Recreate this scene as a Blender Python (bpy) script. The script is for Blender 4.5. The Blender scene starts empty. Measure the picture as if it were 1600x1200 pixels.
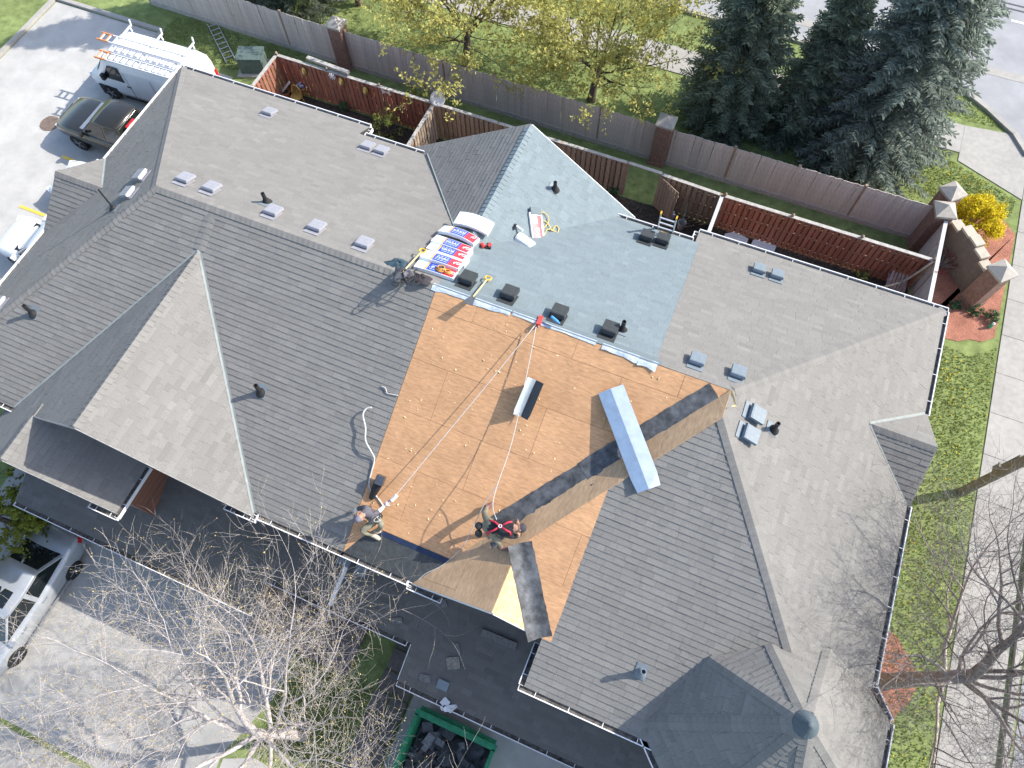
import bpy, bmesh, math, random
from mathutils import Vector, Matrix
random.seed(7)
sc = bpy.context.scene
C = sc.collection
# ------------------------------------------------------------------ camera
FPX = 1113.07
CR = Vector((0.922723, 0.385203, -0.014161)); CU = Vector((-0.345164, 0.842053, 0.414498)); CF = Vector((-0.17159, 0.377579, -0.90994))
CAM = Vector((0, 0, 22.8))
cd = bpy.data.cameras.new('camera'); co = bpy.data.objects.new('camera', cd); C.objects.link(co)
co.matrix_world = Matrix(((CR.x, CU.x, -CF.x, CAM.x), (CR.y, CU.y, -CF.y, CAM.y), (CR.z, CU.z, -CF.z, CAM.z), (0, 0, 0, 1)))
cd.sensor_width = 36; cd.lens = FPX / 1600 * 36; cd.clip_start = .1; cd.clip_end = 500
sc.camera = co
# ------------------------------------------------------------------ sky, sun, exposure
SUN_EL, SUN_AZ = math.radians(38.5), math.radians(32.5)          # azimuth from +X towards +Y
w = bpy.data.worlds.new('World'); sc.world = w; w.use_nodes = True
nt = w.node_tree; bg = nt.nodes['Background']
sky = nt.nodes.new('ShaderNodeTexSky'); sky.sky_type = 'NISHITA'; sky.sun_disc = False
sky.sun_elevation = SUN_EL; sky.sun_rotation = math.pi / 2 - SUN_AZ; sky.altitude = 100; sky.dust_density = 1.5; sky.air_density = 1.0
nt.links.new(sky.outputs[0], bg.inputs[0]); bg.inputs[1].default_value = 0.13
sd = bpy.data.lights.new('sun', 'SUN'); sd.energy = 2.85; sd.angle = math.radians(.55); sd.color = (1, .95, .87)
so = bpy.data.objects.new('sun', sd); C.objects.link(so)
SUN = Vector((math.cos(SUN_EL) * math.cos(SUN_AZ), math.cos(SUN_EL) * math.sin(SUN_AZ), math.sin(SUN_EL)))
so.rotation_euler = SUN.to_track_quat('Z', 'Y').to_euler(); so.location = SUN * 60
sc.view_settings.view_transform = 'Standard'; sc.view_settings.look = 'None'; sc.view_settings.gamma = 1
sc.view_settings.use_curve_mapping = False; sc.view_settings.exposure = 1.22
sc.render.engine = 'CYCLES'
sc.cycles.use_denoising = True
sc.cycles.max_bounces = 5; sc.cycles.diffuse_bounces = 2; sc.cycles.transparent_max_bounces = 6
sc.cycles.caustics_reflective = False; sc.cycles.caustics_refractive = False
# ------------------------------------------------------------------ photo pixel -> place (a pixel is a direction, the surface it lies on gives the distance)
E = 5.9
def ray(x, y): return CF + CR * ((x - 800) / FPX) + CU * ((600 - y) / FPX)
def G(x, y, z=0.0):
    d = ray(x, y); return CAM + d * ((z - CAM.z) / d.z)
def PL(x, y, pl, off=0.0):
    a, b, c = pl; d = ray(x, y); n = Vector((-b, -c, 1)).normalized(); a = a + off / n.z
    t = (a + b * CAM.x + c * CAM.y - CAM.z) / (d.z - b * d.x - c * d.y); return CAM + d * t
def ZP(pl, u, v): return pl[0] + pl[1] * u + pl[2] * v
def px(p):
    d = p - CAM; return Vector((800 + FPX * d.dot(CR) / d.dot(CF), 600 - FPX * d.dot(CU) / d.dot(CF)))
# ------------------------------------------------------------------ materials
MATS = {}
def M(name, base, rough=.8, var=.12, scale=8.0, bump=0.0, bscale=60.0, tint=None, metal=0.0, spec=.3, rnd=0.0, stretch=None, var2=None, emis=None, alpha=None, trans=0.0, big=None, coat=0.0, leaf=0.0):
    if name in MATS: return MATS[name]
    m = bpy.data.materials.new(name); m.use_nodes = True; t = m.node_tree; b = t.nodes['Principled BSDF']
    N, L = t.nodes.new, t.links.new
    b.inputs['Roughness'].default_value = rough; b.inputs['Metallic'].default_value = metal
    b.inputs['Specular IOR Level'].default_value = spec
    if coat: b.inputs['Coat Weight'].default_value = coat; b.inputs['Coat Roughness'].default_value = .05
    if trans: b.inputs['Transmission Weight'].default_value = trans
    tc = N('ShaderNodeTexCoord'); mp = N('ShaderNodeMapping'); L(tc.outputs['Object'], mp.inputs[0])
    if stretch: mp.inputs['Scale'].default_value = stretch
    nz = N('ShaderNodeTexNoise'); nz.inputs['Scale'].default_value = scale; nz.inputs['Detail'].default_value = 6; nz.inputs['Roughness'].default_value = .65
    L(mp.outputs[0], nz.inputs[0])
    hi = var2 or tuple(min(1, c * (1 + var * 2.2)) for c in base); lo = tuple(c * (1 - var * 2.2) for c in base) if not var2 else base
    mx = N('ShaderNodeMix'); mx.data_type = 'RGBA'; mx.inputs['A'].default_value = (*lo, 1); mx.inputs['B'].default_value = (*hi, 1)
    rp = N('ShaderNodeMapRange'); rp.inputs['From Min'].default_value = .3; rp.inputs['From Max'].default_value = .7; L(nz.outputs[0], rp.inputs[0]); L(rp.outputs[0], mx.inputs['Factor'])
    out = mx.outputs['Result']
    def mul(fac_socket, lo_, hi_):
        nonlocal out
        r = N('ShaderNodeMapRange'); r.inputs['To Min'].default_value = lo_; r.inputs['To Max'].default_value = hi_; L(fac_socket, r.inputs[0])
        v = N('ShaderNodeVectorMath'); v.operation = 'SCALE'; L(out, v.inputs[0]); L(r.outputs[0], v.inputs['Scale']); out = v.outputs[0]
    if big:
        n2 = N('ShaderNodeTexNoise'); n2.inputs['Scale'].default_value = big[0]; n2.inputs['Detail'].default_value = 4; L(tc.outputs['Object'], n2.inputs[0])
        r0 = N('ShaderNodeMapRange'); r0.inputs['From Min'].default_value = .3; r0.inputs['From Max'].default_value = .7; L(n2.outputs[0], r0.inputs[0])
        mul(r0.outputs[0], 1 - big[1], 1 + big[1])
    if tint:
        at = N('ShaderNodeAttribute'); at.attribute_name = 'tint'; mul(at.outputs['Fac'], tint[0], tint[1])
    if rnd:
        oi = N('ShaderNodeObjectInfo'); mul(oi.outputs['Random'], 1 - rnd, 1 + rnd)
    L(out, b.inputs['Base Color'])
    if leaf:
        tr = N('ShaderNodeBsdfTranslucent'); L(out, tr.inputs[0]); ms = N('ShaderNodeMixShader'); ms.inputs[0].default_value = leaf
        L(b.outputs[0], ms.inputs[1]); L(tr.outputs[0], ms.inputs[2]); L(ms.outputs[0], t.nodes['Material Output'].inputs['Surface'])
    if bump:
        nb = N('ShaderNodeTexNoise'); nb.inputs['Scale'].default_value = bscale; nb.inputs['Detail'].default_value = 4; L(mp.outputs[0], nb.inputs[0])
        bp = N('ShaderNodeBump'); bp.inputs['Strength'].default_value = bump; bp.inputs['Distance'].default_value = .02; L(nb.outputs[0], bp.inputs['Height']); L(bp.outputs[0], b.inputs['Normal'])
    if emis: b.inputs['Emission Color'].default_value = (*emis[0], 1); b.inputs['Emission Strength'].default_value = emis[1]
    MATS[name] = m; return m
# ------------------------------------------------------------------ mesh helpers
class MB:
    def __init__(s): s.v = []; s.f = []; s.t = []; s.mi = []
    def add(s, vs, fs, tint=.5, mi=0):
        o = len(s.v); s.v.extend([tuple(x) for x in vs])
        for f in fs: s.f.append(tuple(i + o for i in f)); s.t.append(tint); s.mi.append(mi)
    def box(s, c, size, rot=None, tint=.5, mi=0):
        hx, hy, hz = size[0] / 2, size[1] / 2, size[2] / 2; c = Vector(c)
        vs = [Vector((x, y, z)) for x in (-hx, hx) for y in (-hy, hy) for z in (-hz, hz)]
        if rot is not None: vs = [rot @ v for v in vs]
        s.add([c + v for v in vs], [(0, 1, 3, 2), (4, 6, 7, 5), (0, 4, 5, 1), (2, 3, 7, 6), (0, 2, 6, 4), (1, 5, 7, 3)], tint, mi)
    def bar(s, a, b, wd, h, up=Vector((0, 0, 1)), tint=.5, mi=0):
        a, b = Vector(a), Vector(b); d = (b - a); L_ = d.length
        if L_ < 1e-6: return
        x = d / L_; y = up.cross(x)
        if y.length < 1e-4: y = Vector((0, 1, 0)).cross(x)
        y.normalize(); z = x.cross(y)
        s.box((a + b) / 2, (L_, wd, h), Matrix((x, y, z)).transposed(), tint, mi)
    def prism(s, pts, z0, z1, tint=.5, mi=0):
        n = len(pts); lo = [(p[0], p[1], z0) for p in pts]; hi = [(p[0], p[1], z1) for p in pts]
        s.add(lo + hi, [tuple(range(n - 1, -1, -1)), tuple(range(n, 2 * n))] + [(i, (i + 1) % n, n + (i + 1) % n, n + i) for i in range(n)], tint, mi)
    def tube(s, path, rad, n=6, tint=.5, mi=0, cap=True):
        path = [Vector(p) for p in path]; k = len(path); rr = rad if isinstance(rad, (list, tuple)) else [rad] * k
        vs = []; ref = Vector((0, 0, 1))
        for i, p in enumerate(path):
            d = (path[min(i + 1, k - 1)] - path[max(i - 1, 0)]);
            if d.length < 1e-7: d = Vector((0, 0, 1))
            d.normalize(); a = ref - d * ref.dot(d)
            if a.length < .05: a = Vector((1, 0, 0)) - d * d.x
            a.normalize(); b = d.cross(a); ref = a
            for j in range(n):
                an = 2 * math.pi * j / n; vs.append(p + (a * math.cos(an) + b * math.sin(an)) * rr[i])
        fs = [(i * n + j, i * n + (j + 1) % n, (i + 1) * n + (j + 1) % n, (i + 1) * n + j) for i in range(k - 1) for j in range(n)]
        if cap: fs += [tuple(range(n - 1, -1, -1)), tuple((k - 1) * n + j for j in range(n))]
        s.add(vs, fs, tint, mi)
    def lathe(s, prof, c=(0, 0, 0), n=16, rot=None, tint=.5, mi=0):
        vs = []; c = Vector(c)
        for r, z in prof:
            for j in range(n):
                an = 2 * math.pi * j / n; v = Vector((r * math.cos(an), r * math.sin(an), z)); vs.append(c + (rot @ v if rot is not None else v))
        k = len(prof); fs = [(i * n + j, i * n + (j + 1) % n, (i + 1) * n + (j + 1) % n, (i + 1) * n + j) for i in range(k - 1) for j in range(n)]
        fs += [tuple(range(n - 1, -1, -1)), tuple((k - 1) * n + j for j in range(n))]
        s.add(vs, fs, tint, mi)
    def mesh(s, name, mats, smooth=False, tint=False):
        me = bpy.data.meshes.new(name); me.from_pydata(s.v, [], s.f)
        for m in (mats if isinstance(mats, (list, tuple)) else [mats]): me.materials.append(m)
        if any(s.mi): me.polygons.foreach_set('material_index', s.mi)
        if smooth: me.polygons.foreach_set('use_smooth', [True] * len(s.f))
        if tint:
            a = me.attributes.new('tint', 'FLOAT', 'FACE'); a.data.foreach_set('value', s.t)
        me.update(); return me
    def build(s, name, mats, parent=None, smooth=False, tint=False, kind=None, label=None, local=False):
        return link(name, s.mesh(name, mats, smooth, tint), parent, kind, label, local)
WM = {}
def link(name, me, parent=None, kind=None, label=None, local=False, mat=None):
    o = bpy.data.objects.new(name, me); C.objects.link(o)
    if mat is not None: o.matrix_basis = mat
    wm = mat.copy() if mat is not None else Matrix.Identity(4)
    if parent is not None:
        o.parent = parent; pw = WM.get(parent.name, Matrix.Identity(4))
        if local: wm = pw @ wm
        else: o.matrix_parent_inverse = pw.inverted()
    WM[o.name] = wm
    if kind: o['kind'] = kind
    if label: o['label'] = label
    return o
def thing(name, label, cat, loc=(0, 0, 0), rotz=0.0, group=None, rot=None):
    m = Matrix.Translation(Vector(loc)) @ (rot.to_4x4() if rot is not None else Matrix.Rotation(rotz, 4, 'Z'))
    o = bpy.data.objects.new(name, None); C.objects.link(o); o.matrix_basis = m; WM[o.name] = m; o.empty_display_size = .3
    return tag(o, label, cat, group)
def tag(o, label, cat, group=None):
    o['label'] = label; o['category'] = cat
    if group: o['group'] = group
    return o
def struct(o): o['kind'] = 'structure'; return o
def clip(poly, cp):
    out = poly; n = len(cp)
    for i in range(n):
        a, b = cp[i], cp[(i + 1) % n]; ex, ey = b[0] - a[0], b[1] - a[1]; inp, out = out, []
        if not inp: return []
        for j in range(len(inp)):
            p, q = inp[j], inp[(j + 1) % len(inp)]
            dp = ex * (p[1] - a[1]) - ey * (p[0] - a[0]); dq = ex * (q[1] - a[1]) - ey * (q[0] - a[0])
            if dp >= 0: out.append(p)
            if (dp >= 0) != (dq >= 0):
                t = dp / (dp - dq); out.append((p[0] + (q[0] - p[0]) * t, p[1] + (q[1] - p[1]) * t))
    return out
def area(p): return .5 * sum(p[i][0] * p[(i + 1) % len(p)][1] - p[(i + 1) % len(p)][0] * p[i][1] for i in range(len(p)))
def ccw(p): return p if area(p) > 0 else p[::-1]
def frame(pl):
    a, b, c = pl; n = Vector((-b, -c, 1)).normalized(); ey = Vector((b, c, b * b + c * c)).normalized(); ex = ey.cross(n).normalized(); return ex, ey, n
# ------------------------------------------------------------------ the setting: ground, paving, roads
m_grass = M('grass', (.20, .245, .09), .95, .16, 3.0, .6, 90, big=(.5, .2), spec=.1)
m_soil = M('soil', (.075, .06, .048), .95, .3, 9, .8, 50, spec=.1)
m_asph = M('worn_asphalt', (.41, .395, .37), .92, .06, 1.2, .35, 260, big=(.35, .1), spec=.2)
m_lot = M('bleached_lot_asphalt', (.46, .445, .415), .92, .05, 1.2, .3, 200, big=(.3, .07), spec=.2)
m_asph2 = M('road_asphalt', (.33, .33, .335), .92, .05, 1.0, .3, 260, big=(.3, .06), spec=.2)
m_conc = M('concrete', (.37, .352, .32), .9, .05, 5, .2, 200, big=(.8, .07), rnd=.05, spec=.2)
m_mulch = M('red_mulch', (.40, .18, .125), .95, .3, 40, 1.0, 120, big=(2.2, .2), spec=.1)
m_patio = M('patio_stone', (.16, .14, .125), .9, .1, 6, .3, 90, rnd=.12)
m_white = M('white_trim', (.8, .8, .8), .45, .02, 4)
m_yelp = M('yellow_road_paint', (.75, .53, .08), .8, .1, 20)
m_whp = M('white_road_paint', (.75, .75, .74), .8, .06, 20)
def sheet(name, pts, z, mat, kind='structure', parent=None, thick=.06):
    b = MB(); b.prism(ccw([tuple(p)[:2] for p in pts]), z - thick, z); o = b.build(name, mat, parent)
    if parent is None: o['kind'] = kind
    return o
b = MB(); b.add([(-150, -120, 0), (150, -120, 0), (150, 160, 0), (-150, 160, 0)], [(0, 1, 2, 3)]); struct(b.build('ground', m_grass))
# parking lot beyond the left gable end
sheet('parking_lot', [(-31.8, -14), (-31.8, 19.6), (-26.0, 19.6), (-26.0, 18.5), (-21.4, 18.5), (-21.4, -14)], .012, m_lot)
def kerb(name, a, b_, wd=.2, h=.13, mat=None):
    n = max(1, int((Vector(b_) - Vector(a)).length / 3)); A, B = Vector((*a, 0)), Vector((*b_, 0))
    root = bpy.data.objects.new(name, None); C.objects.link(root); root['kind'] = 'structure'
    for i in range(n):
        p, q = A.lerp(B, i / n), A.lerp(B, (i + 1) / n); d = (q - p).normalized() * .006
        k = MB(); k.bar(p + d + Vector((0, 0, h / 2 - .03)), q - d + Vector((0, 0, h / 2 - .03)), wd, h + .06); k.build('kerb_stone', mat or m_conc, root)
    return root
kerb('lot_kerb', (-31.95, -13), (-31.95, 19.6)); kerb('lot_kerb_rear', (-32.05, 19.75), (-25.9, 19.75)); kerb('lot_kerb_return', (-25.9, 19.62), (-25.9, 18.5))
# boulevard behind the fence: sidewalk and road
def slabs(name, x0, x1, y0, y1, step, axis, z=.03):
    root = bpy.data.objects.new(name, None); C.objects.link(root); root['kind'] = 'structure'
    a, e = (x0, x1) if axis == 'x' else (y0, y1); i = 0
    while a < e - .01:
        q = min(a + step, e); m_ = MB(); g = .008; dz = random.uniform(-.004, .004)
        if axis == 'x': m_.box(((a + q) / 2, (y0 + y1) / 2, z / 2 + dz - .03), (q - a - 2 * g, y1 - y0, z + .06))
        else: m_.box(((x0 + x1) / 2, (a + q) / 2, z / 2 + dz - .03), (x1 - x0, q - a - 2 * g, z + .06))
        m_.build('paving_slab', m_conc, root); a = q
    return root
slabs('boulevard_pavement', -30, 8.6, 25.95, 27.5, 1.5, 'x', .032)
slabs('side_pavement', 11.22, 12.75, -8, 27.6, 1.62, 'y', .03)
sheet('corner_pavement', [(8.6, 25.5), (11.2, 24.4), (11.2, 27.0), (10.5, 27.75), (8.6, 27.5)], .029, m_conc)
road = sheet('road', [(-60, 29.9), (7.2, 29.9), (8.6, 29.35), (10.0, 28.3), (11.2, 26.8), (12.8, 24.0), (13.2, 18), (13.2, -20), (24, -20), (24, 20), (60, 29), (60, 60), (-60, 60)], .014, m_asph2)
def strip(name, pts, wd, z, mat, parent=None, h=.01):
    b = MB(); P = [Vector((p[0], p[1], z)) for p in pts]
    for i in range(len(P) - 1): b.bar(P[i], P[i + 1], wd, h)
    return b.build(name, mat, parent)
strip('centre_line', [(-60, 35.42), (60, 35.42)], .1, .018, M('faded_tar_line', (.1, .1, .11), .9, .2, 30), road); strip('centre_line', [(-60, 35.75), (60, 35.75)], .1, .018, MATS['faded_tar_line'], road)
for i in range(-8, 9): strip('lane_dash', [(9.6 + i * 7, 34.65), (12.1 + i * 7, 34.65)], .13, .019, m_whp, road)
strip('concrete_gutter', [(-60, 31.1), (40, 31.1)], .45, .018, m_conc, road)
rk = bpy.data.objects.new('road_kerb', None); C.objects.link(rk); rk['kind'] = 'structure'
RK = [(-40, 29.8), (-20, 29.8), (-5, 29.8), (2, 29.8), (7.2, 29.8), (8.0, 29.55), (8.6, 29.22), (9.3, 28.75), (10.0, 28.15), (10.5, 27.75), (11.15, 26.75)]
for a, e in zip(RK, RK[1:]):
    k = MB(); k.bar((*a, .05), (*e, .05), .22, .16); k.build('kerb_stone', m_conc, rk)
rk2 = bpy.data.objects.new('side_kerb', None); C.objects.link(rk2); rk2['kind'] = 'structure'
for i in range(14):
    k = MB(); k.bar((12.98, -10 + i * 2.5 + .01, .04), (12.98, -7.52 + i * 2.5, .04), .2, .16); k.build('kerb_stone', m_conc, rk2)
# mulch beds
def blob(cx, cy, rx, ry, n=22, j=.12): return [(cx + rx * math.cos(i * 2 * math.pi / n) * (1 + random.uniform(-j, j)), cy + ry * math.sin(i * 2 * math.pi / n) * (1 + random.uniform(-j, j))) for i in range(n)]
sheet('mulch_bed', [(7.1, 15.9), (7.5, 16.25), (7.8, 16.7), (8.3, 16.95), (8.8, 17.1), (9.3, 17.0), (9.8, 17.05), (10.2, 17.3), (10.6, 17.35), (11.0, 17.7), (11.15, 22.6), (10.6, 23.2), (9.5, 22.9), (8.0, 22.8), (7.0, 22.4), (7.0, 20.9), (7.9, 20.8), (7.9, 15.5), (6.9, 15.3)], .02, m_mulch)
sheet('tree_mulch_ring', blob(9.25, 4.85, 1.05, 1.35), .018, m_mulch)
# rear yards
sheet('rear_yard_soil', [(-18.6, 13.0), (7.8, 13.0), (7.8, 18.7), (-18.6, 18.7)], .01, m_soil)
# front: driveways and paths
sheet('left_driveway', [(-18.6, -6.1), (-18.6, 1.6), (-7.0, 1.6), (-6.9, -2.6), (-7.2, -3.6), (-7.5, -4.4), (-7.3, -6.1)], .012, m_asph)
sheet('right_driveway', [(-3.1, -8), (-3.1, 1.4), (4.4, 1.4), (4.4, -8)], .012, m_asph)
sheet('front_walk', [(-7.2, -6.1), (-7.4, -4.5), (-6.6, -4.15), (-5.2, -4.2), (-3.1, -4.4), (-3.1, -6.1)], .01, m_asph)
slabs('front_pavement', -26, -4.2, -7.6, -6.25, 1.5, 'x', .03)
sheet('front_street', [(-60, -7.95), (13.2, -7.95), (13.2, -22), (-60, -22)], .013, m_asph2)
kerb('street_kerb', (-30, -7.85), (-2, -7.85))
pv = bpy.data.objects.new('porch_path', None); C.objects.link(pv); pv['kind'] = 'structure'
for i in range(9):
    for j in range(2):
        q = MB(); q.box((-3.95 + j * .52 + random.uniform(-.02, .02), 1.0 - i * .62, .01), (.49, .58, .08)); q.build('flagstone', m_patio, pv)
po = bpy.data.objects.new('porch_slab', None); C.objects.link(po); po['kind'] = 'structure'
for i in range(4):
    q = MB(); q.box((-8.15 + i * .85, .1, .03), (.82, 2.6, .18)); q.build('paving_slab', M('porch_stone', (.2, .165, .155), .9, .1, 6, .3, 80, rnd=.1), po)
# ------------------------------------------------------------------ the row of three townhouses
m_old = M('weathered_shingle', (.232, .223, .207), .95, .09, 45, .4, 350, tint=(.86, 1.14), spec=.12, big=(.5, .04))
m_oldd = M('weathered_shingle_shade', (.155, .148, .138), .95, .1, 45, .4, 350, tint=(.80, 1.20), spec=.15)  # darker copy for the lower roofs, their shade put into the colour
m_new = M('new_slate_blue_shingle', (.195, .238, .254), .95, .08, 45, .4, 350, tint=(.87, 1.13), spec=.15)
m_felt = M('roof_felt', (.06, .055, .05), .95, .1, 20)
m_ply = M('stripped_plywood', (.56, .318, .168), .85, .1, 6, .1, 60, rnd=.06, stretch=(1, 4, 4), big=(1.6, .09), spec=.15)
m_plyt = M('weathered_plywood', (.50, .34, .205), .85, .1, 6, .25, 60, rnd=.07, stretch=(4, 1, 4), big=(1.5, .14), spec=.15)
m_plyy = M('fresh_plywood', (.78, .55, .25), .8, .12, 3.0, .2, 60, stretch=(1, 4, 4), spec=.15)
m_memb = M('black_membrane', (.085, .09, .097), .6, .3, 5, .35, 14, big=(2.0, .3), spec=.35)
m_brick = None
m_gut = M('gutter_white', (.82, .82, .82), .4, .02, 4)
m_gutin = M('gutter_dark_inner', (.12, .11, .1), .9, .3, 9)  # back and bottom of the gutters, darker than the white lip
m_wall = M('tan_brick_wall', (.30, .2, .15), .9, .12, 14, .4, 60)
m_flash = M('valley_metal', (.27, .29, .275), .8, .06, 6)
m_ventg = M('grey_vent_metal', (.34, .34, .37), .5, .06, 10, metal=.2)
m_ventk = M('charcoal_vent', (.045, .05, .052), .55, .1, 10)
m_ventb = M('slate_vent', (.19, .23, .26), .55, .06, 10)
m_pipe = M('black_pipe', (.03, .03, .032), .6, .1, 10)
def brick_mat():
    m = bpy.data.materials.new('red_brick_wall'); m.use_nodes = True; t = m.node_tree; b = t.nodes['Principled BSDF']; b.inputs['Roughness'].default_value = .9
    tc = t.nodes.new('ShaderNodeTexCoord'); mp = t.nodes.new('ShaderNodeMapping'); t.links.new(tc.outputs['Object'], mp.inputs[0])
    mp.inputs['Rotation'].default_value = (math.pi / 2, 0, math.pi / 2)
    br = t.nodes.new('ShaderNodeTexBrick'); br.inputs['Scale'].default_value = 4.4; br.inputs['Color1'].default_value = (.26, .115, .075, 1); br.inputs['Color2'].default_value = (.2, .095, .065, 1); br.inputs['Mortar'].default_value = (.3, .27, .24, 1)
    br.inputs['Mortar Size'].default_value = .02; br.inputs['Row Height'].default_value = .3; br.inputs['Brick Width'].default_value = 1.0
    t.links.new(mp.outputs[0], br.inputs[0]); t.links.new(br.outputs[0], b.inputs['Base Color']); return m
m_brick = brick_mat()
UL, UR, VR, VF, VW, ZR = -17.66, 6.81, 13.47, 1.49, .42, 8.8
RV = 7.44; PKL, PKR = -12.94, 1.76; WPK = 6.76          # main ridge line, its left and right ends, front end of the wing ridge
P1, P2 = -5.2, .06                                       # party lines
sF = 2.9 / (RV - VF); sR = 2.9 / (VR - RV); sW = 2.9 / (WPK - VW); sRt = 2.9 / (UR - PKR); sLt = 2.9 / (PKL - UL)
FRONT = (E - sF * VF, 0, sF); REAR = (E + sR * VR, 0, -sR); WING = (E - sW * VW, 0, sW); RIGHT = (E + sRt * UR, -sRt, 0); LEFT = (E - sLt * UL, sLt, 0)
TANU = -3.35; TAN = (E - sRt * TANU, sRt, 0)             # stripped slope facing left
G1U, G1Z, G1R = -11.25, E + 2.41, -7.64; g1s = 2.41 / (G1R - G1U); G1V = VF + 2.41 / sF
G1RP = (E + g1s * G1R, -g1s, 0); G1LP = (G1Z - g1s * G1U, g1s, 0); G1EL = G1U - 2.41 / g1s
G2U, G2Z, G2E = -13.43, E + 1.0, -10.97; G2P = (G2Z + (1.34 / (G2E - G2U)) * G2U, -(1.34 / (G2E - G2U)), 0)
RGU, RGZ, RGL, RGR = -5.3, E + 2.14, -9.0, -1.95; rgs = .61; RGV = VR - 2.14 / sR
RGLP = (RGZ - (2.14 / (RGU - RGL)) * RGU, 2.14 / (RGU - RGL), 0); RGRP = (RGZ + (2.14 / (RGR - RGU)) * RGU, -2.14 / (RGR - RGU), 0)
SGU = -1.31; SGZ = ZP(TAN, SGU, 0); SGP = (SGZ + .65 * SGU, -.65, 0); SGV = VW + (SGZ - E) / sW; SGF = 1.45
SGX = SGU + (SGZ - ZP(WING, 0, SGF)) / .65
LOW = (3.0 + .42 * .6, 0, .42)
JV = 12.9                                                # set-back rear eave
FAC = []
def fac(house, pl, poly, kind, dark=False): FAC.append(dict(h=house, pl=pl, poly=ccw(poly), kind=kind, dark=dark))
# left house
fac('L', REAR, [(UL, VR), (PKL, RV), (-10.72, RV), (-10.72, VR)], 'old')
fac('L', REAR, [(-10.72, RV), (P1, RV), (P1, RGV), (-10.72, RGV)], 'old'); fac('L', REAR, [(-10.72, RGV), (RGU, RGV), (RGL + .62, JV), (-10.72, JV)], 'old')
fac('L', RGLP, [(RGL, VR - .18), (RGU, VR + .05), (RGU, RGV)], 'old')
fac('L', LEFT, [(UL, VR), (UL, VF), (PKL, RV)], 'old')
fac('L', FRONT, [(UL, VF), (G1EL, VF), (G1U, G1V), (G1U, RV), (PKL, RV)], 'old')
fac('L', FRONT, [(G1U, RV), (G1U, G1V), (G1R, VF), (P1, VF), (P1, RV)], 'old')
fac('L', G1RP, [(G1U, G1V), (G1U, 1.40), (G1R, 1.40), (G1R, VF)], 'old')
fac('L', G1LP, [(G1U, G1V), (G1EL, VF), (G1EL, 1.40), (G1U, 1.40)], 'old')
fac('L', G1LP, [(G2U, 1.40), (G1EL - .5, 1.40), (G1EL - .5, .2), (G2U, .2)], 'old'); fac('L', G1LP, [(G1EL, 1.40), (G1EL, VF), (G1EL - .5, VF), (G1EL - .5, 1.40)], 'old')
fac('L', G2P, [(G2U, 1.75), (G2U, .2), (G2E, .2), (G2E, 1.75)], 'old')
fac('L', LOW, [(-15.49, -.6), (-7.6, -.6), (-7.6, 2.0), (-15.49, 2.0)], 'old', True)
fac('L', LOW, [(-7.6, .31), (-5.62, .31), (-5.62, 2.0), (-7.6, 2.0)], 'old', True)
# small gable on the left hip end
SLV, SLH, SLZ, SLX = 7.84, 1.44, .95, -17.76
k_ = SLZ / SLH; SLA = (E + SLZ + k_ * SLV, 0, -k_); SLB = (E + SLZ - k_ * SLV, 0, k_); SLI = UL + SLZ / sLt
fac('L', SLA, [(SLX, SLV), (SLI, SLV), (UL, SLV + SLH), (SLX, SLV + SLH)], 'old')
fac('L', SLB, [(SLX, SLV), (SLX, SLV - SLH), (UL, SLV - SLH), (SLI, SLV)], 'old')
# middle house
fac('M', REAR, [(P1, RV), (P2, RV), (P2, RGV), (P1, RGV)], 'new'); fac('M', REAR, [(RGU, RGV), (P2, RGV), (P2, JV), (RGR - .62, JV)], 'new')
fac('M', RGRP, [(RGU, VR + .05), (RGU, RGV), (RGR, VR - .18)], 'new')
fac('M', FRONT, [(P1, VF), (TANU, VF), (PKR, RV), (P1, RV)], 'deck')
SVV = VF + sRt * (SGU - TANU) / sF; TANQ = ([(TANU, SGF), (SGU, SGF), (SGU, SVV), (TANU, VF)], [(SGU, SGV), (PKR, WPK), (PKR, RV), (SGU, SVV)])
for q in TANQ: fac('M', TAN, q, 'deck')
fac('M', SGP, [(SGU, SGV), (SGU, SGF), (SGX, SGF)], 'deck')
fac('M', WING, [(SGX, SGF), (P2, SGF), (P2, SGV + (P2 - SGU) * sRt / sW), (SGU, SGV)], 'deck')
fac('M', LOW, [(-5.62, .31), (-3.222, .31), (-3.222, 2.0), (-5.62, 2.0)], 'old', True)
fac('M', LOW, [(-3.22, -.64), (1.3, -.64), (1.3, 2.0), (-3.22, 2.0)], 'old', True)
# right house
fac('R', REAR, [(P2, RV), (PKR, RV), (UR, VR), (P2, VR)], 'old'); fac('R', REAR, [(P2 - .12, JV), (P2, JV), (P2, VR), (P2 - .12, VR)], 'old')
fac('R', RIGHT, [(PKR, RV), (PKR, WPK), (UR, VW), (UR, VR)], 'old')
fac('R', WING, [(P2, SGV + (P2 - SGU) * sRt / sW), (P2, SGF), (PKR, SGF), (PKR, WPK)], 'old')
fac('R', WING, [(PKR, WPK), (PKR, VW), (UR, VW)], 'old'); fac('R', WING, [(-.15, VW), (PKR, VW), (PKR, SGF), (-.15, SGF)], 'old')
fac('R', LOW, [(1.3, -.64), (3.4, -.64), (3.4, 2.0), (1.3, 2.0)], 'old', True)
SRV, SRH, SRZ, SRX = 8.93, 1.275, .87, 6.88; k_ = SRZ / SRH
SRA = (E + SRZ + k_ * SRV, 0, -k_); SRB = (E + SRZ - k_ * SRV, 0, k_); SRI = UR - SRZ / sRt
fac('R', SRA, [(SRX, SRV), (SRX, SRV + SRH), (UR, SRV + SRH), (SRI, SRV)], 'old')
fac('R', SRB, [(SRX, SRV), (SRI, SRV), (UR, SRV - SRH), (SRX, SRV - SRH)], 'old')
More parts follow.
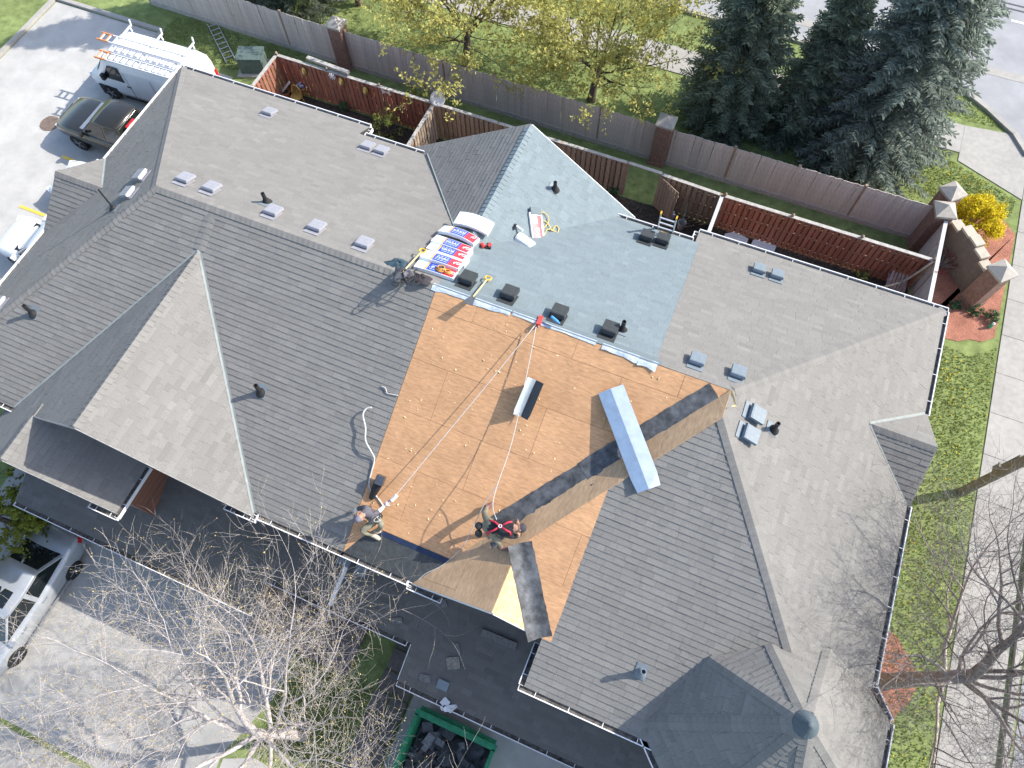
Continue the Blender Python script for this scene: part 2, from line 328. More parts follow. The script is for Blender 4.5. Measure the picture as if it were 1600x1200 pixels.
# octagonal corner turret
TC, TA, TZ = Vector((4.83, 1.73)), 2.45, 8.62; tR = TA / math.cos(math.pi / 8)
TV = [TC + Vector((math.cos(math.pi / 8 + i * math.pi / 4), math.sin(math.pi / 8 + i * math.pi / 4))) * tR for i in range(8)]
for i in range(8):
    an = (i + 1) * math.pi / 4; nx, ny = math.cos(an), math.sin(an); s = (TZ - E) / TA
    fac('R', (TZ + s * (nx * TC.x + ny * TC.y), -s * nx, -s * ny), [tuple(TC), tuple(TV[i]), tuple(TV[(i + 1) % 8])], 'old')
HOUSE = {'L': thing('townhouse', 'left end townhouse with weathered grey shingle roof and nested front gables', 'house', (-11, 7, 0), group='joined row of townhouses'),
         'M': thing('townhouse', 'middle townhouse being re-roofed, bare plywood in front and new blue-grey shingles behind', 'house', (-2.5, 7, 0), group='joined row of townhouses'),
         'R': thing('townhouse', 'right corner townhouse with grey shingle hip roof and pointed corner turret', 'house', (4, 7, 0), group='joined row of townhouses')}
ROOF = {}
EXPO, LAP = .143, .03
def hidden(p, me_pl):                                  # under another facet of the row
    if me_pl in (LOW, G2P): return False
    for f in FAC:
        if f['pl'] == me_pl: continue
        if ZP(f['pl'], p[0], p[1]) > p[2] + .05 and ZP(f['pl'], p[0], p[1]) < p[2] + 2.6:
            q = f['poly']; ok = True
            for i in range(len(q)):
                a, b = q[i], q[(i + 1) % len(q)]
                if (b[0] - a[0]) * (p[1] - a[1]) - (b[1] - a[1]) * (p[0] - a[0]) < 0: ok = False; break
            if ok: return True
    return False
VAR = {}
def shingle_variant(kind, ti, mat):
    k = (kind, ti)
    if k not in VAR:
        b = MB(); L_ = EXPO + LAP
        v = [(0, 0, 0), (1, 0, 0), (1, L_, 0), (0, L_, 0), (0, 0, 1), (1, 0, 1), (1, L_, .15), (0, L_, .15)]
        b.add(v, [(4, 5, 6, 7), (0, 1, 5, 4), (1, 2, 6, 5), (3, 0, 4, 7)], ti / 7)
        VAR[k] = b.mesh('shingle', mat, tint=True)
    return VAR[k]
BLEND = ((450, 470), (600, 640))
for hk, root in HOUSE.items():
    deck = MB()
    for f in FAC:
        if f['h'] != hk: continue
        n = len(f['poly']); th = .1
        hi = [(u, v, ZP(f['pl'], u, v) - .006) for u, v in f['poly']]; lo = [(u, v, z - th) for u, v, z in hi]
        deck.add(hi + lo, [tuple(range(n)), tuple(range(2 * n - 1, n - 1, -1))] + [(i, n + i, n + (i + 1) % n, (i + 1) % n) for i in range(n)])
    roof = deck.build('roof', m_felt, root); ROOF[hk] = roof
    cand = []; rest = {}
    for fi, f in enumerate(FAC):
        if f['h'] != hk or f['kind'] == 'deck': continue
        ex, ey, nn = frame(f['pl']); a = f['pl'][0]
        o3 = Vector((0, 0, a))
        pts = [(Vector((u, v, ZP(f['pl'], u, v))) - o3) for u, v in f['poly']]
        st = ccw([(p.dot(ex), p.dot(ey)) for p in pts])
        t0, t1 = min(p[1] for p in st), max(p[1] for p in st); s0, s1 = min(p[0] for p in st), max(p[0] for p in st)
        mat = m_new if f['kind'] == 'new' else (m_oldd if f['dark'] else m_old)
        base = math.floor(t0 / EXPO)
        pid = hash((round(f['pl'][0], 3), round(f['pl'][1], 3), round(f['pl'][2], 3))) & 0xffff
        k = base
        while k * EXPO < t1:
            rg = random.Random(pid * 7919 + k); tc_ = k * EXPO; s = -32 + rg.uniform(0, .3)
            cb = rg.uniform(-.05, .05)
            while s < s1:
                wd = rg.choice((.17, .22, .26, .3, .33, .33, .38, .46)) * (.75 if f['kind'] == 'new' else 1); tt = min(1, max(0, .5 + cb + rg.gauss(0, .13) + (.22 if rg.random() < .1 else 0)));  th = rg.uniform(.013, .021) if f['kind'] == 'old' else rg.uniform(.009, .015)
                a0, a1 = s + .0014, s + wd - .0014; s += wd
                if a1 < s0: continue
                r = [(a0, tc_), (a1, tc_), (a1, tc_ + EXPO + LAP), (a0, tc_ + EXPO + LAP)]
                c = clip(r, st)
                if len(c) < 3 or area(c) < .0012: continue
                ctr = o3 + ex * ((a0 + a1) / 2) + ey * (tc_ + .07)
                if hidden(ctr, f['pl']) and all(hidden(o3 + ex * x + ey * y, f['pl']) for x, y in r): continue
                full = abs(area(c) - (a1 - a0) * (EXPO + LAP)) < 1e-6
                item = (c, tc_, th, tt, o3, ex, ey, nn, mat, a0, a1, f)
                if full:
                    q = [px(o3 + ex * x + ey * y) for x, y in r[:2]] + [px(o3 + ex * x + ey * (y - LAP)) for x, y in r[2:]]
                    ar = abs(area([tuple(p) for p in q])); inside = all(0 < p.x < 1600 and 0 < p.y < 1200 for p in q)
                    cand.append((ar if inside else 0, len(cand), item))
                else: rest.setdefault(mat.name, []).append(item)
            k += 1
    cand.sort(key=lambda x: -x[0])
    cap_ = 300
    for ar, _, it in cand[:cap_]:
        c, tc_, th, tt, o3, ex, ey, nn, mat, a0, a1, f = it
        me = shingle_variant(mat.name, round(tt * 7), mat)
        o = o3 + ex * a0 + ey * tc_
        m4 = Matrix(((ex.x * (a1 - a0), ey.x, nn.x * th, o.x), (ex.y * (a1 - a0), ey.y, nn.y * th, o.y), (ex.z * (a1 - a0), ey.z, nn.z * th, o.z), (0, 0, 0, 1)))
        link('shingle', me, roof, mat=m4)
    for _, _, it in cand[cap_:]: rest.setdefault(it[8].name, []).append(it)
    for mn, items in rest.items():
        b = MB()
        for c, tc_, th, tt, o3, ex, ey, nn, mat, a0, a1, f in items:
            n = len(c); L_ = EXPO + LAP
            top = [o3 + ex * x + ey * y + nn * (th * (1 - .85 * (y - tc_) / L_)) for x, y in c]; bot = [o3 + ex * x + ey * y for x, y in c]
            b.add(top + bot, [tuple(range(n))] + [(n + i, n + (i + 1) % n, (i + 1) % n, i) for i in range(n)], tt)
        b.build('shingles', MATS[mn], roof, tint=True, kind='stuff')
# ---- ridge and hip caps
def caps(hk, a, b_, pa, pb, mat=None, name='ridge_cap', wd=.145, step=.145):
    a, b_ = Vector(a), Vector(b_); d = b_ - a; L_ = d.length; d.normalize(); sides = []
    for pl in (pa, pb):
        n = frame(pl)[2]; s = n.cross(d).normalized()
        if s.z > 0: s = -s
        sides.append((s, n))
    upn = (sides[0][1] + sides[1][1]).normalized()
    if sides[0][0].dot(sides[1][0]) > .95: sides[1] = (-sides[0][0], sides[1][1])
    mes = []
    for ti in (.3, .5, .7):
        m_ = MB(); t = .022
        for (s, n), fl in zip(sides, (0, 1)):
            p = [upn * t, s * wd + n * t, s * wd + n * (.006) + d * (step + .03), upn * .012 + d * (step + .03), s * wd - n * .004, -upn * .0, s * wd - n * .004 + d * (step + .03)]
            fs = [(0, 1, 2, 3), (0, 5, 4, 1), (1, 4, 6, 2)]
            if fl: fs = [f[::-1] for f in fs]
            m_.add(p, fs, ti)
        mes.append(m_.mesh('ridge_cap', mat or m_old, tint=True))
    for i in range(int(L_ / step)):
        link(name, random.choice(mes), ROOF[hk], mat=Matrix.Translation(a + d * (i * step) + upn * .012))
def pt(pl, u, v): return (u, v, ZP(pl, u, v))
caps('L', pt(FRONT, PKL + .05, RV), pt(FRONT, P1 - .6, RV), FRONT, REAR)
caps('L', (UL, VR, E), (PKL, RV, ZR), LEFT, REAR); caps('L', (UL, VF, E), (PKL, RV, ZR), LEFT, FRONT)
caps('L', (G1U, 1.42, G1Z), (G1U, G1V, G1Z), G1RP, G1LP); caps('L', (G2U, .22, G2Z), (G2U, 1.4, G2Z), G2P, G1LP)
caps('L', pt(FRONT, G1U, G1V), pt(FRONT, G1U, RV - .15), (ZR, .06, sF), (ZR, -.06, sF))
caps('L', (SLX, SLV, E + SLZ), (SLI, SLV, E + SLZ), SLA, SLB)
caps('R', (UR, VR, E), (PKR, RV, ZR), RIGHT, REAR); caps('R', (UR - 1.9, VW + 1.9 * sRt / sW, ZP(RIGHT, UR - 1.9, 0)), (PKR, WPK, ZR), RIGHT, WING)
caps('R', (SRX, SRV, E + SRZ), (SRI, SRV, E + SRZ), SRA, SRB)
for i in range(8):
    if i in (1, 2): pass
    q = TV[i]; m_ = 1.0
    pa, pb = [f['pl'] for f in FAC if f['h'] == 'R'][-8:][i - 1], [f['pl'] for f in FAC if f['h'] == 'R'][-8:][i]
    top = Vector((*TC, TZ)); bot = Vector((q.x, q.y, E))
    st = 0.0
    for s_ in range(20):
        p = bot.lerp(top, s_ / 20)
        if hidden(p, pa) and p.z < 7.6: st = s_ / 20 + .05
    caps('R', bot.lerp(top, st), bot.lerp(top, .93), pa, pb)
b = MB(); b.lathe([(.25, TZ - .26), (.24, TZ - .2), (.04, TZ + .04), (0.001, TZ + .05)], (TC.x, TC.y, 0), 20); b.build('turret_cap', M('turret_zinc', (.09, .115, .13), .65, .08, 8), HOUSE['R'])
caps('M', (RGU, RGV, RGZ), (RGU, VR + .03, RGZ), RGLP, RGRP, m_new)
# ---- valley flashings
def valley(hk, a, b_, pa, pb, wd=.13):
    a, b_ = Vector(a), Vector(b_); d = (b_ - a).normalized(); m_ = MB()
    for pl in (pa, pb):
        n = frame(pl)[2]; s = n.cross(d).normalized()
        if s.z < 0: s = -s
        m_.add([a + n * .02, b_ + n * .02, b_ + s * wd + n * .02, a + s * wd + n * .02], [(0, 1, 2, 3)])
    m_.build('valley_flashing', m_flash, HOUSE[hk])
valley('L', (G1R, VF, E), (G1U, G1V, G1Z), G1RP, FRONT, .06); valley('L', (G1EL, VF, E), (G1U, G1V, G1Z), G1LP, FRONT, .05)
valley('L', (RGL + .62, JV, ZP(RGLP, RGL + .62, 0)), (RGU, RGV, RGZ), RGLP, REAR, .03)
valley('R', (UR, SRV + SRH, E), (SRI, SRV, E + SRZ), SRA, RIGHT, .05); valley('R', (UR, SRV - SRH, E), (SRI, SRV, E + SRZ), SRB, RIGHT, .03)
valley('L', (UL, SLV + SLH, E), (SLI, SLV, E + SLZ), SLA, LEFT, .06)
# ---- gutters and rake boards
def gutter(hk, a, b_, out, parent=None):
    a, b_ = Vector(a), Vector(b_); out = Vector((*out, 0)).normalized(); dn = Vector((0, 0, -1)); m_ = MB()
    m_.bar(a + out * .115 + dn * .06, b_ + out * .115 + dn * .06, .014, .11); m_.bar(a + out * .12 + dn * .0, b_ + out * .12 + dn * .0, .024, .014)
    m_.bar(a + out * .06 + dn * .06, b_ + out * .06 + dn * .06, .098, .012, mi=1); m_.bar(a + out * .008 + dn * .045, b_ + out * .008 + dn * .045, .012, .10, mi=1)
    L_ = (b_ - a).length; k = max(1, int(L_ / .85))
    for i in range(k + 1):
        p = a.lerp(b_, (i + .5) / (k + 1)); m_.bar(p + dn * .004, p + out * .12 + dn * .004, .014, .01)
    for p in (a, b_): m_.box(p + out * .06 + dn * .05, (.012 if abs(out.y) > .5 else .12, .12 if abs(out.y) > .5 else .012, .1))
    m_.build('gutter', [m_gut, m_gutin], parent or HOUSE[hk])
m_rake = M('grey_rake_trim', (.34, .33, .32), .7, .05, 6)
def rake(hk, a, b_, off=(0, 0)):
    m_ = MB(); o = Vector((*off, -.068)); m_.bar(Vector(a) + o, Vector(b_) + o, .02, .12); m_.build('rake_board', m_gut if hk == 'M' else m_rake, HOUSE[hk])
gutter('L', (UL, VR, E), (-10.72, VR, E), (0, 1)); gutter('L', (-10.72, VR, E), (-10.72, JV + .1, E), (1, 0)); zj = ZP(REAR, 0, JV)
gutter('L', (-10.55, JV, zj), (RGL + .55, JV, zj), (0, 1)); gutter('M', (RGR - .55, JV, zj), (P2 - .2, JV, zj), (0, 1))
gutter('R', (P2 - .12, JV + .1, E), (P2 - .12, VR, E), (-1, 0)); gutter('R', (P2 - .12, VR, E), (UR + .1, VR, E), (0, 1))
gutter('R', (UR, VR, E), (UR, SRV + SRH, E), (1, 0)); gutter('R', (UR, SRV - SRH, E), (UR, 3.33, E), (1, 0))
gutter('L', (UL, VR + .1, E), (UL, SLV + SLH, E), (-1, 0)); gutter('L', (UL, SLV - SLH, E), (UL, VF, E), (-1, 0))
gutter('L', (UL, VF, E), (G1EL, VF, E), (0, -1)); gutter('L', (G1R + .1, VF, E), (P1, VF, E), (0, -1)); gutter('M', (P1, VF, E), (TANU - .15, VF, E), (0, -1))
gutter('L', (G1R - .75, 1.40, E + .0), (G1R - .02, 1.40, E), (0, -1)); gutter('L', (G1R, 1.28, E), (G1R, 1.5, E), (1, 0))
gutter('M', (TANU, VF, E), (TANU, SGF - .1, E), (-1, 0)); gutter('M', (TANU - .1, SGF - .03, E - .02), (TANU + .75, SGF - .03, E - .02), (0, -1))
gutter('R', (-.15, SGF - .1, E + .02), (-.15, VW, E), (-1, 0)); gutter('R', (-.25, VW, E), (2.86, VW, E), (0, -1))
for i in range(8):
    a, e = TV[i], TV[(i + 1) % 8]; mid = (a + e) / 2 - TC
    if i in (1, 2): continue
    if i == 0: a = e.lerp(a, 1); 
    A, B = Vector((*a, E)), Vector((*e, E))
    if i == 0: B = Vector((UR, 3.33, E))
    if i == 3: A = Vector((2.86, .42, E)) if False else A
    gutter('R', A, B, mid)
gutter('L', (G2E, 1.5, 5.56), (G2E, .1, 5.56), (1, 0)); gutter('L', (G2E + .1, .17, 5.56), (G2E - .75, .17, 5.56), (0, -1))
gutter('L', (-15.49, -.6, 3.0), (-7.6, -.6, 3.0), (0, -1)); gutter('L', (-7.6, .31, 3.38), (-5.6, .31, 3.38), (0, -1)); gutter('M', (-5.6, .31, 3.38), (-3.35, .31, 3.38), (0, -1))
gutter('M', (-3.22, -.64, 2.985), (1.3, -.64, 2.985), (0, -1)); gutter('R', (1.3, -.64, 2.985), (3.4, -.64, 2.985), (0, -1))
rake('L', pt(LOW, -15.5, -.6), pt(LOW, -15.5, 1.9)); rake('M', pt(LOW, -3.24, -.6), pt(LOW, -3.24, .3)); rake('L', (G1U, 1.39, G1Z), (G1R, 1.39, E)); rake('L', (G1U, 1.39, G1Z), (G2U, 1.39, G2Z))
rake('L', (G2U, .19, G2Z), (G2E, .19, 5.56)); rake('L', (G2U, .19, G2Z), (G1EL - .5, .19, ZP(G1LP, G1EL - .5, 0)))
rake('L', (RGL, VR - .17, E), (RGU, VR + .06, RGZ)); rake('M', (RGR, VR - .17, E), (RGU, VR + .06, RGZ)); gutter('M', (RGR + .02, VR - .5, E), (RGR + .02, JV + .05, E), (1, 0)); gutter('M', (RGR - .25, VR - .5, E), (RGR + .1, VR - .5, E), (0, 1))
rake('M', (TANU, SGF - .01, E), (SGU, SGF - .01, SGZ)); rake('M', (SGX, SGF - .01, ZP(SGP, SGX, 0)), (SGU, SGF - .01, SGZ))
rake('R', (SRX, SRV, E + SRZ), (SRX, SRV + SRH, E)); rake('R', (SRX, SRV, E + SRZ), (SRX, SRV - SRH, E)); rake('L', (SLX, SLV, E + SLZ), (SLX, SLV + SLH, E)); rake('L', (SLX, SLV, E + SLZ), (SLX, SLV - SLH, E))
# downspout across the lower roof
b = MB(); b.bar(pt((LOW[0] + .04, 0, .42), -5.62, .33), pt((LOW[0] + .04, 0, .42), -5.55, 1.62), .1, .06); b.bar((-5.55, 1.62, 3.95), (-5.55, 1.62, 5.82), .08, .06, Vector((0, 1, 0))); b.build('downspout', m_gut, HOUSE['M'])
# ---- walls
def wall(hk, u0, u1, v0, v1, z1, mat=None, z0=0.0): 
    b = MB(); b.box(((u0 + u1) / 2, (v0 + v1) / 2, (z0 + z1) / 2), (u1 - u0, v1 - v0, z1 - z0)); return b.build('wall', mat or m_wall, HOUSE[hk])
wall('L', UL + .4, P1, VF + .42, JV - .45, E - .11); wall('M', P1, P2, VF + .42, JV - .45, E - .11); wall('R', P2, UR - .4, VF + .42, JV - .45, E - .11)
wall('L', UL + .4, -11.1, JV - .45, VR - .42, E - .11); wall('R', P2 + .2, UR - .4, JV - .45, VR - .42, E - .11)
wall('R', .2, UR - .4, VW + .4, VF + .42, E - .11); wall('L', -15.0, G2E - .3, .55, VF + .42, 5.42, m_brick)
wall('L', -15.1, -8.0, -.25, VF + .42, 2.85); wall('M', -2.9, 3.0, -.3, VF + .42, 2.85)
b = MB(); b.prism([tuple(TC + (q - TC) * .86) for q in TV], 0, E - .11); b.build('turret_wall', m_wall, HOUSE['R'])
def gwall(hk, tri, ax):
    b = MB(); d = Vector((0, .1, 0)) if ax == 'v' else Vector((.1, 0, 0)); T = [Vector(t) for t in tri]
    b.add(T + [t + d for t in T], [(0, 1, 2), (5, 4, 3), (0, 3, 4, 1), (1, 4, 5, 2), (2, 5, 3, 0)]); b.build('gable_wall', m_wall, HOUSE[hk])
gwall('L', [(G1EL + .3, 1.75, E - .1), (G1R - .3, 1.75, E - .1), (G1U, 1.75, G1Z - .2)], 'v'); gwall('M', [(TANU + .2, 1.8, E - .1), (SGX - .1, 1.8, E + .3), (SGU, 1.8, SGZ - .2)], 'v')
gwall('M', [(RGL + .4, 12.95, E - .1), (RGR - .4, 12.95, E - .1), (RGU, 12.95, RGZ - .25)], 'v')
gwall('R', [(SRX - .25, SRV - SRH + .1, E - .1), (SRX - .25, SRV + SRH - .1, E - .1), (SRX - .25, SRV, E + SRZ - .15)], 'u'); gwall('L', [(SLX + .2, SLV - SLH + .1, E - .1), (SLX + .2, SLV + SLH - .1, E - .1), (SLX + .2, SLV, E + SLZ - .15)], 'u')
m_win = M('dark_window_glass', (.03, .04, .05), .08, .1, 3, spec=.6)
def window(hk, c, size, ax):
    b = MB(); fr = MB(); n = Vector((0, 1, 0)) if ax == 'v' else Vector((1, 0, 0)); c = Vector(c)
    dim = (size[0], .06, size[1]) if ax == 'v' else (.06, size[0], size[1]); fr.box(c, dim); o = fr.build('window', m_white, HOUSE[hk])
    dim = (size[0] - .12, .075, size[1] - .12) if ax == 'v' else (.075, size[0] - .12, size[1] - .12); b.box(c, dim); b.build('pane', m_win, o)
for u in (-16, -13.5): window('L', (u, VR - .42, 4.3), (1.2, 1.3), 'v')
for u in (2.0, 4.6): window('R', (u, VR - .42, 4.3), (1.2, 1.3), 'v')
for u in (-8.2, -6.6): window('L', (u, JV - .45, 4.3), (1.1, 1.2), 'v')
for u in (-4.0, -1.2): window('M', (u, JV - .45, 4.3), (1.1, 1.2), 'v')
for v in (5, 11.5): window('R', (UR - .4, v, 4.3), (1.1, 1.3), 'u'); window('L', (UL + .4, v, 4.3), (1.1, 1.3), 'u')
for hk, u in (('L', -13.3), ('L', -10.2), ('M', -.6)):
    b = MB(); b.box((u, -.28 if hk == 'L' else -.33, 1.15), (2.5, .06, 2.2)); g = b.build('garage_door', m_white, HOUSE[hk])
    for i in range(4):
        b = MB(); b.box((u, -.32 if hk == 'L' else -.37, .35 + i * .53), (2.4, .03, .48)); b.build('door_panel', m_white, g)
# ------------------------------------------------------------------ stripped deck of the middle house: plywood sheets and membrane
def ply(pl, poly, mat, sw, sh, off, ang=0, seed=1, gap=.003, th=.012, skip=()):
    ex, ey, nn = frame(pl); o3 = Vector((0, 0, pl[0])); rg = random.Random(seed)
    st = ccw([((Vector((u, v, ZP(pl, u, v))) - o3).dot(ex), (Vector((u, v, ZP(pl, u, v))) - o3).dot(ey)) for u, v in poly])
    s0, s1, t0, t1 = min(p[0] for p in st), max(p[0] for p in st), min(p[1] for p in st), max(p[1] for p in st)
    t = t0; row = 0
    while t < t1:
        s = s0 - sw * (.5 if row % 2 else 0) - rg.uniform(0, .3)
        while s < s1:
            c = clip([(s + gap, t + gap), (s + sw - gap, t + gap), (s + sw - gap, t + sh - gap), (s + gap, t + sh - gap)], st); s += sw
            if len(c) < 3 or area(c) < .01: continue
            n = len(c); b = MB(); h = th + rg.uniform(-.003, .004)
            top = [o3 + ex * x + ey * y + nn * h for x, y in c]; bot = [o3 + ex * x + ey * y for x, y in c]
            ctr = sum(top, Vector()) / n
            b.add(top + bot, [tuple(range(n))] + [(n + i, n + (i + 1) % n, (i + 1) % n, i) for i in range(n)]); b.build('plywood_sheet', mat, ROOF['M'])
        t += sh; row += 1
ply(FRONT, [(P1 + .01, VF), (TANU, VF), (PKR, RV), (P1 + .01, RV - .02)], m_ply, 2.44, 1.22, 0, seed=3)
for q in TANQ: ply(TAN, q, m_plyt, 2.44, 1.22, 0, seed=5)
ply(SGP, [(SGU, SGV), (SGU, SGF), (SGX, SGF)], m_plyy, 2.44, 1.22, 0, seed=6)
ply(WING, [(SGX, SGF), (P2, SGF), (P2, SGV + (P2 - SGU) * sRt / sW), (SGU, SGV)], m_ply, 2.44, 1.22, 0, seed=8)
def membrane(a, b_, pa, pb, wa, wb, name='valley_membrane', n=26):
    a, b_ = Vector(a), Vector(b_); d = (b_ - a).normalized(); m_ = MB(); rg = random.Random(4)
    rows = []
    for i in range(n + 1):
        p = a.lerp(b_, i / n); row = []
        for pl, wd, sg in ((pa, wa, -1), (pb, wb, 1)):
            nn = frame(pl)[2]; s = nn.cross(d).normalized()
            if s.z < 0: s = -s
            ks = (1, .66, .33) if sg < 0 else (0, .33, .66, 1)
            for k in ks: row.append(p + s * (wd * k * (1 + (rg.uniform(-.03, .03) if k == 1 else 0))) + nn * (.018 + rg.uniform(0, .007) + (.012 if k == 0 else 0)))
        rows.append(row)
    w_ = len(rows[0]); vs = [v for r in rows for v in r]
    m_.add(vs, [(i * w_ + j, i * w_ + j + 1, (i + 1) * w_ + j + 1, (i + 1) * w_ + j) for i in range(n) for j in range(w_ - 1)])
    o = m_.build(name, m_memb, HOUSE['M'], smooth=True); return o
va, vb = Vector((TANU, VF, E)), Vector((PKR, RV, ZR))
membrane(va.lerp(vb, .25), va.lerp(vb, .57), FRONT, TAN, .36, .33); membrane(va.lerp(vb, .565) + Vector((0, 0, .008)), va.lerp(vb, .965) + Vector((0, 0, .008)), FRONT, TAN, .38, .35)
sa, sb = Vector((SGX + .02, SGF - .02, ZP(WING, 0, SGF - .02))), Vector((SGU, SGV, SGZ))
membrane(sa, sb.lerp(sa, -.03), SGP, WING, .3, .3)
# eave membrane
b = MB(); q = [(P1 + .02, VF - .01), (-3.0, VF - .01), (-2.55, 2.02), (-2.62, 2.2), (P1 + .55, 2.2), (P1 + .3, 1.9)]
vs = [Vector((u, v, ZP(FRONT, u, v) + .022)) for u, v in q]; n = len(vs); b.add(vs + [v - Vector((0, 0, .008)) for v in vs], [tuple(range(n))] + [(i, n + i, n + (i + 1) % n, (i + 1) % n) for i in range(n)][::1]); b.build('eave_membrane', M('matte_grey_membrane', (.062, .067, .07), .85, .15, 8, .3, 60), HOUSE['M'])
b = MB(); vs = [Vector((u, v, ZP(FRONT, u, v) + .027)) for u, v in [(P1 + .55, 2.12), (-2.66, 2.12), (-2.6, 2.24), (P1 + .6, 2.24)]]; b.add(vs, [(0, 1, 2, 3)]); b.build('membrane_edge', M('blue_film_edge', (.022, .035, .075), .5, .1, 8), HOUSE['M'])
# new ridge: torn white-blue underlay strip along the ridge
m_und = M('silver_blue_underlay', (.46, .53, .64), .4, .15, 6, .5, 20)
rg = random.Random(11)
def under(u0, u1, wd, lift, name='underlay_strip'):
    n = max(4, int((u1 - u0) / .12)); vs = []
    for i in range(n + 1):
        u = u0 + (u1 - u0) * i / n
        ph_ = u0 * 3; e = wd * (1 + .18 * math.sin(u * 5 + ph_) + .1 * math.sin(u * 13)); l_ = lift * (.8 + .4 * math.sin(u * 7 + ph_))
        vs += [(u, RV + .06, ZR - .005), (u, RV - .02, ZR + .012), (u, RV - e * .6, ZR - sF * e * .6 + .02 + l_ * .5), (u, RV - e, ZR - sF * e + .02 + l_)]
    m_ = MB(); m_.add(vs, [(i * 4 + j, i * 4 + j + 1, (i + 1) * 4 + j + 1, (i + 1) * 4 + j) for i in range(n) for j in range(3)]); m_.build(name, m_und, HOUSE['M'], smooth=True)
under(-5.3, -3.35, .1, .012); under(-3.3, -1.3, .05, .01); under(-1.15, .0, .11, .02); under(-.3, .12, .18, .06)
b = MB(); b.box((-2.5, RV + .1, ZR - .04), (5.4, .22, .02), Matrix.Rotation(-math.atan(sR), 3, 'X')); b.build('starter_strip', m_new, HOUSE['M'])
# small loose blocks and nail plugs on the deck
b = MB(); rg = random.Random(9)
for i in range(150):
    u, v = rg.uniform(P1 + .2, 1.2), rg.uniform(2.3, 7.2)
    if ZP(FRONT, u, v) < ZP(TAN, u, v) + .25: continue
    s_ = rg.uniform(.012, .03); b.box(Vector((u, v, ZP(FRONT, u, v) + .016)), (s_ * rg.uniform(1, 2.5), s_, .006), Matrix.Rotation(rg.uniform(0, 3), 3, 'Z') @ Matrix.Rotation(math.atan(sF), 3, 'X'), rg.random())
b.build('deck_debris', M('splinter_wood', (.72, .52, .3), .9, .2, 10, tint=(.85, 1.25)), HOUSE['M'], tint=True, kind='stuff')
b = MB(); P_ = lambda u, v: Vector((u, v, ZP(TAN, u, v) + .02))
b.add([P_(PKR - .3, RV - .05), P_(PKR + .02, RV - .02), Vector((PKR + .22, RV - .25, ZP(RIGHT, PKR + .22, 0) + .03)), P_(PKR - .05, RV - .45)], [(0, 1, 2, 3)]); b.build('splintered_board', m_plyy, HOUSE['M'])
# ------------------------------------------------------------------ vents and pipes on the roofs (parts of the houses)
def pframe(pl, p):
    ex, ey, n = frame(pl); return Matrix(((ex.x, ey.x, n.x, p.x), (ex.y, ey.y, n.y, p.y), (ex.z, ey.z, n.z, p.z), (0, 0, 0, 1)))
def vent(hk, x, y, pl, mat, s=.36, h=.13):
    p = PL(x, y, pl, .02); m4 = pframe(pl, p); b = MB()
    b.box((0, .08, .004), (s * 1.08, s * 1.2, .008)); b.box((0, 0, h * .45), (s * .8, s * .8, h * .9))
    t = [(-s / 2, -s / 2 - .02), (s / 2, -s / 2 - .02), (s / 2, s / 2), (-s / 2, s / 2)]; n = 4
    lo = [(x_, y_, h * .55 if y_ < 0 else h * .4) for x_, y_ in t]; hi = [(x_ * .93, y_ * .93, h * 1.05 if y_ < 0 else h * .85) for x_, y_ in t]
    b.add(lo + hi, [(0, 3, 2, 1), (4, 5, 6, 7)] + [(i, (i + 1) % 4, 4 + (i + 1) % 4, 4 + i) for i in range(4)])
    return link('roof_vent', b.mesh('roof_vent', mat), HOUSE[hk], mat=m4)
for x, y in ((421, 178), (574, 231), (596, 238), (290, 282), (331, 296), (427, 333), (495, 357), (569, 383)): vent('L', x, y, REAR, m_ventg)
for x, y in ((222, 276), (203, 303), (2, 474)): vent('L', x, y, LEFT, m_ventg)
for x, y in ((730, 441), (795, 464), (872, 494), (951, 520), (1009, 374), (1034, 379)): vent('M', x, y, REAR, m_ventk, .37, .2)
for x, y in ((1088, 566), (1152, 586), (1185, 424), (1213, 433)): vent('R', x, y, REAR, m_ventb, .34, .15)
for x, y in ((1178, 648), (1168, 679)): vent('R', x, y, RIGHT, m_ventb, .36, .15)
vent('M', 566, 889, LOW, m_ventb, .34, .1); vent('M', 540, 872, LOW, m_ventb, .34, .1)
def pipe(hk, x, y, pl, h=.34, r=.05, mat=None):
    p = PL(x, y, pl, .015); m4 = pframe(pl, p); b = MB(); b.box((0, .03, .006), (.26, .34, .01)); o = link('pipe_flashing', b.mesh('pipe_flashing', m_ventb), HOUSE[hk], mat=m4)
    b = MB(); b.lathe([(.14, -.03), (r + .02, .1), (r + .01, .14), (r, .14), (r, h), (r - .015, h), (r - .015, h - .12), (0.001, h - .12)], p, 14); b.build('vent_pipe', mat or m_pipe, HOUSE[hk], smooth=False)
pipe('L', 417, 316, REAR); pipe('M', 867, 296, REAR if False else RGRP, .3); pipe('M', 972, 516, REAR, .4); pipe('L', 408, 613, FRONT, .4, .055); pipe('R', 1001, 1051, WING, .42, .06, m_ventb)
pipe('R', 1208, 671, RIGHT, .36); pipe('L', 52, 490, FRONT, .4); pipe('L', 178, 326, LEFT, .75, .022)
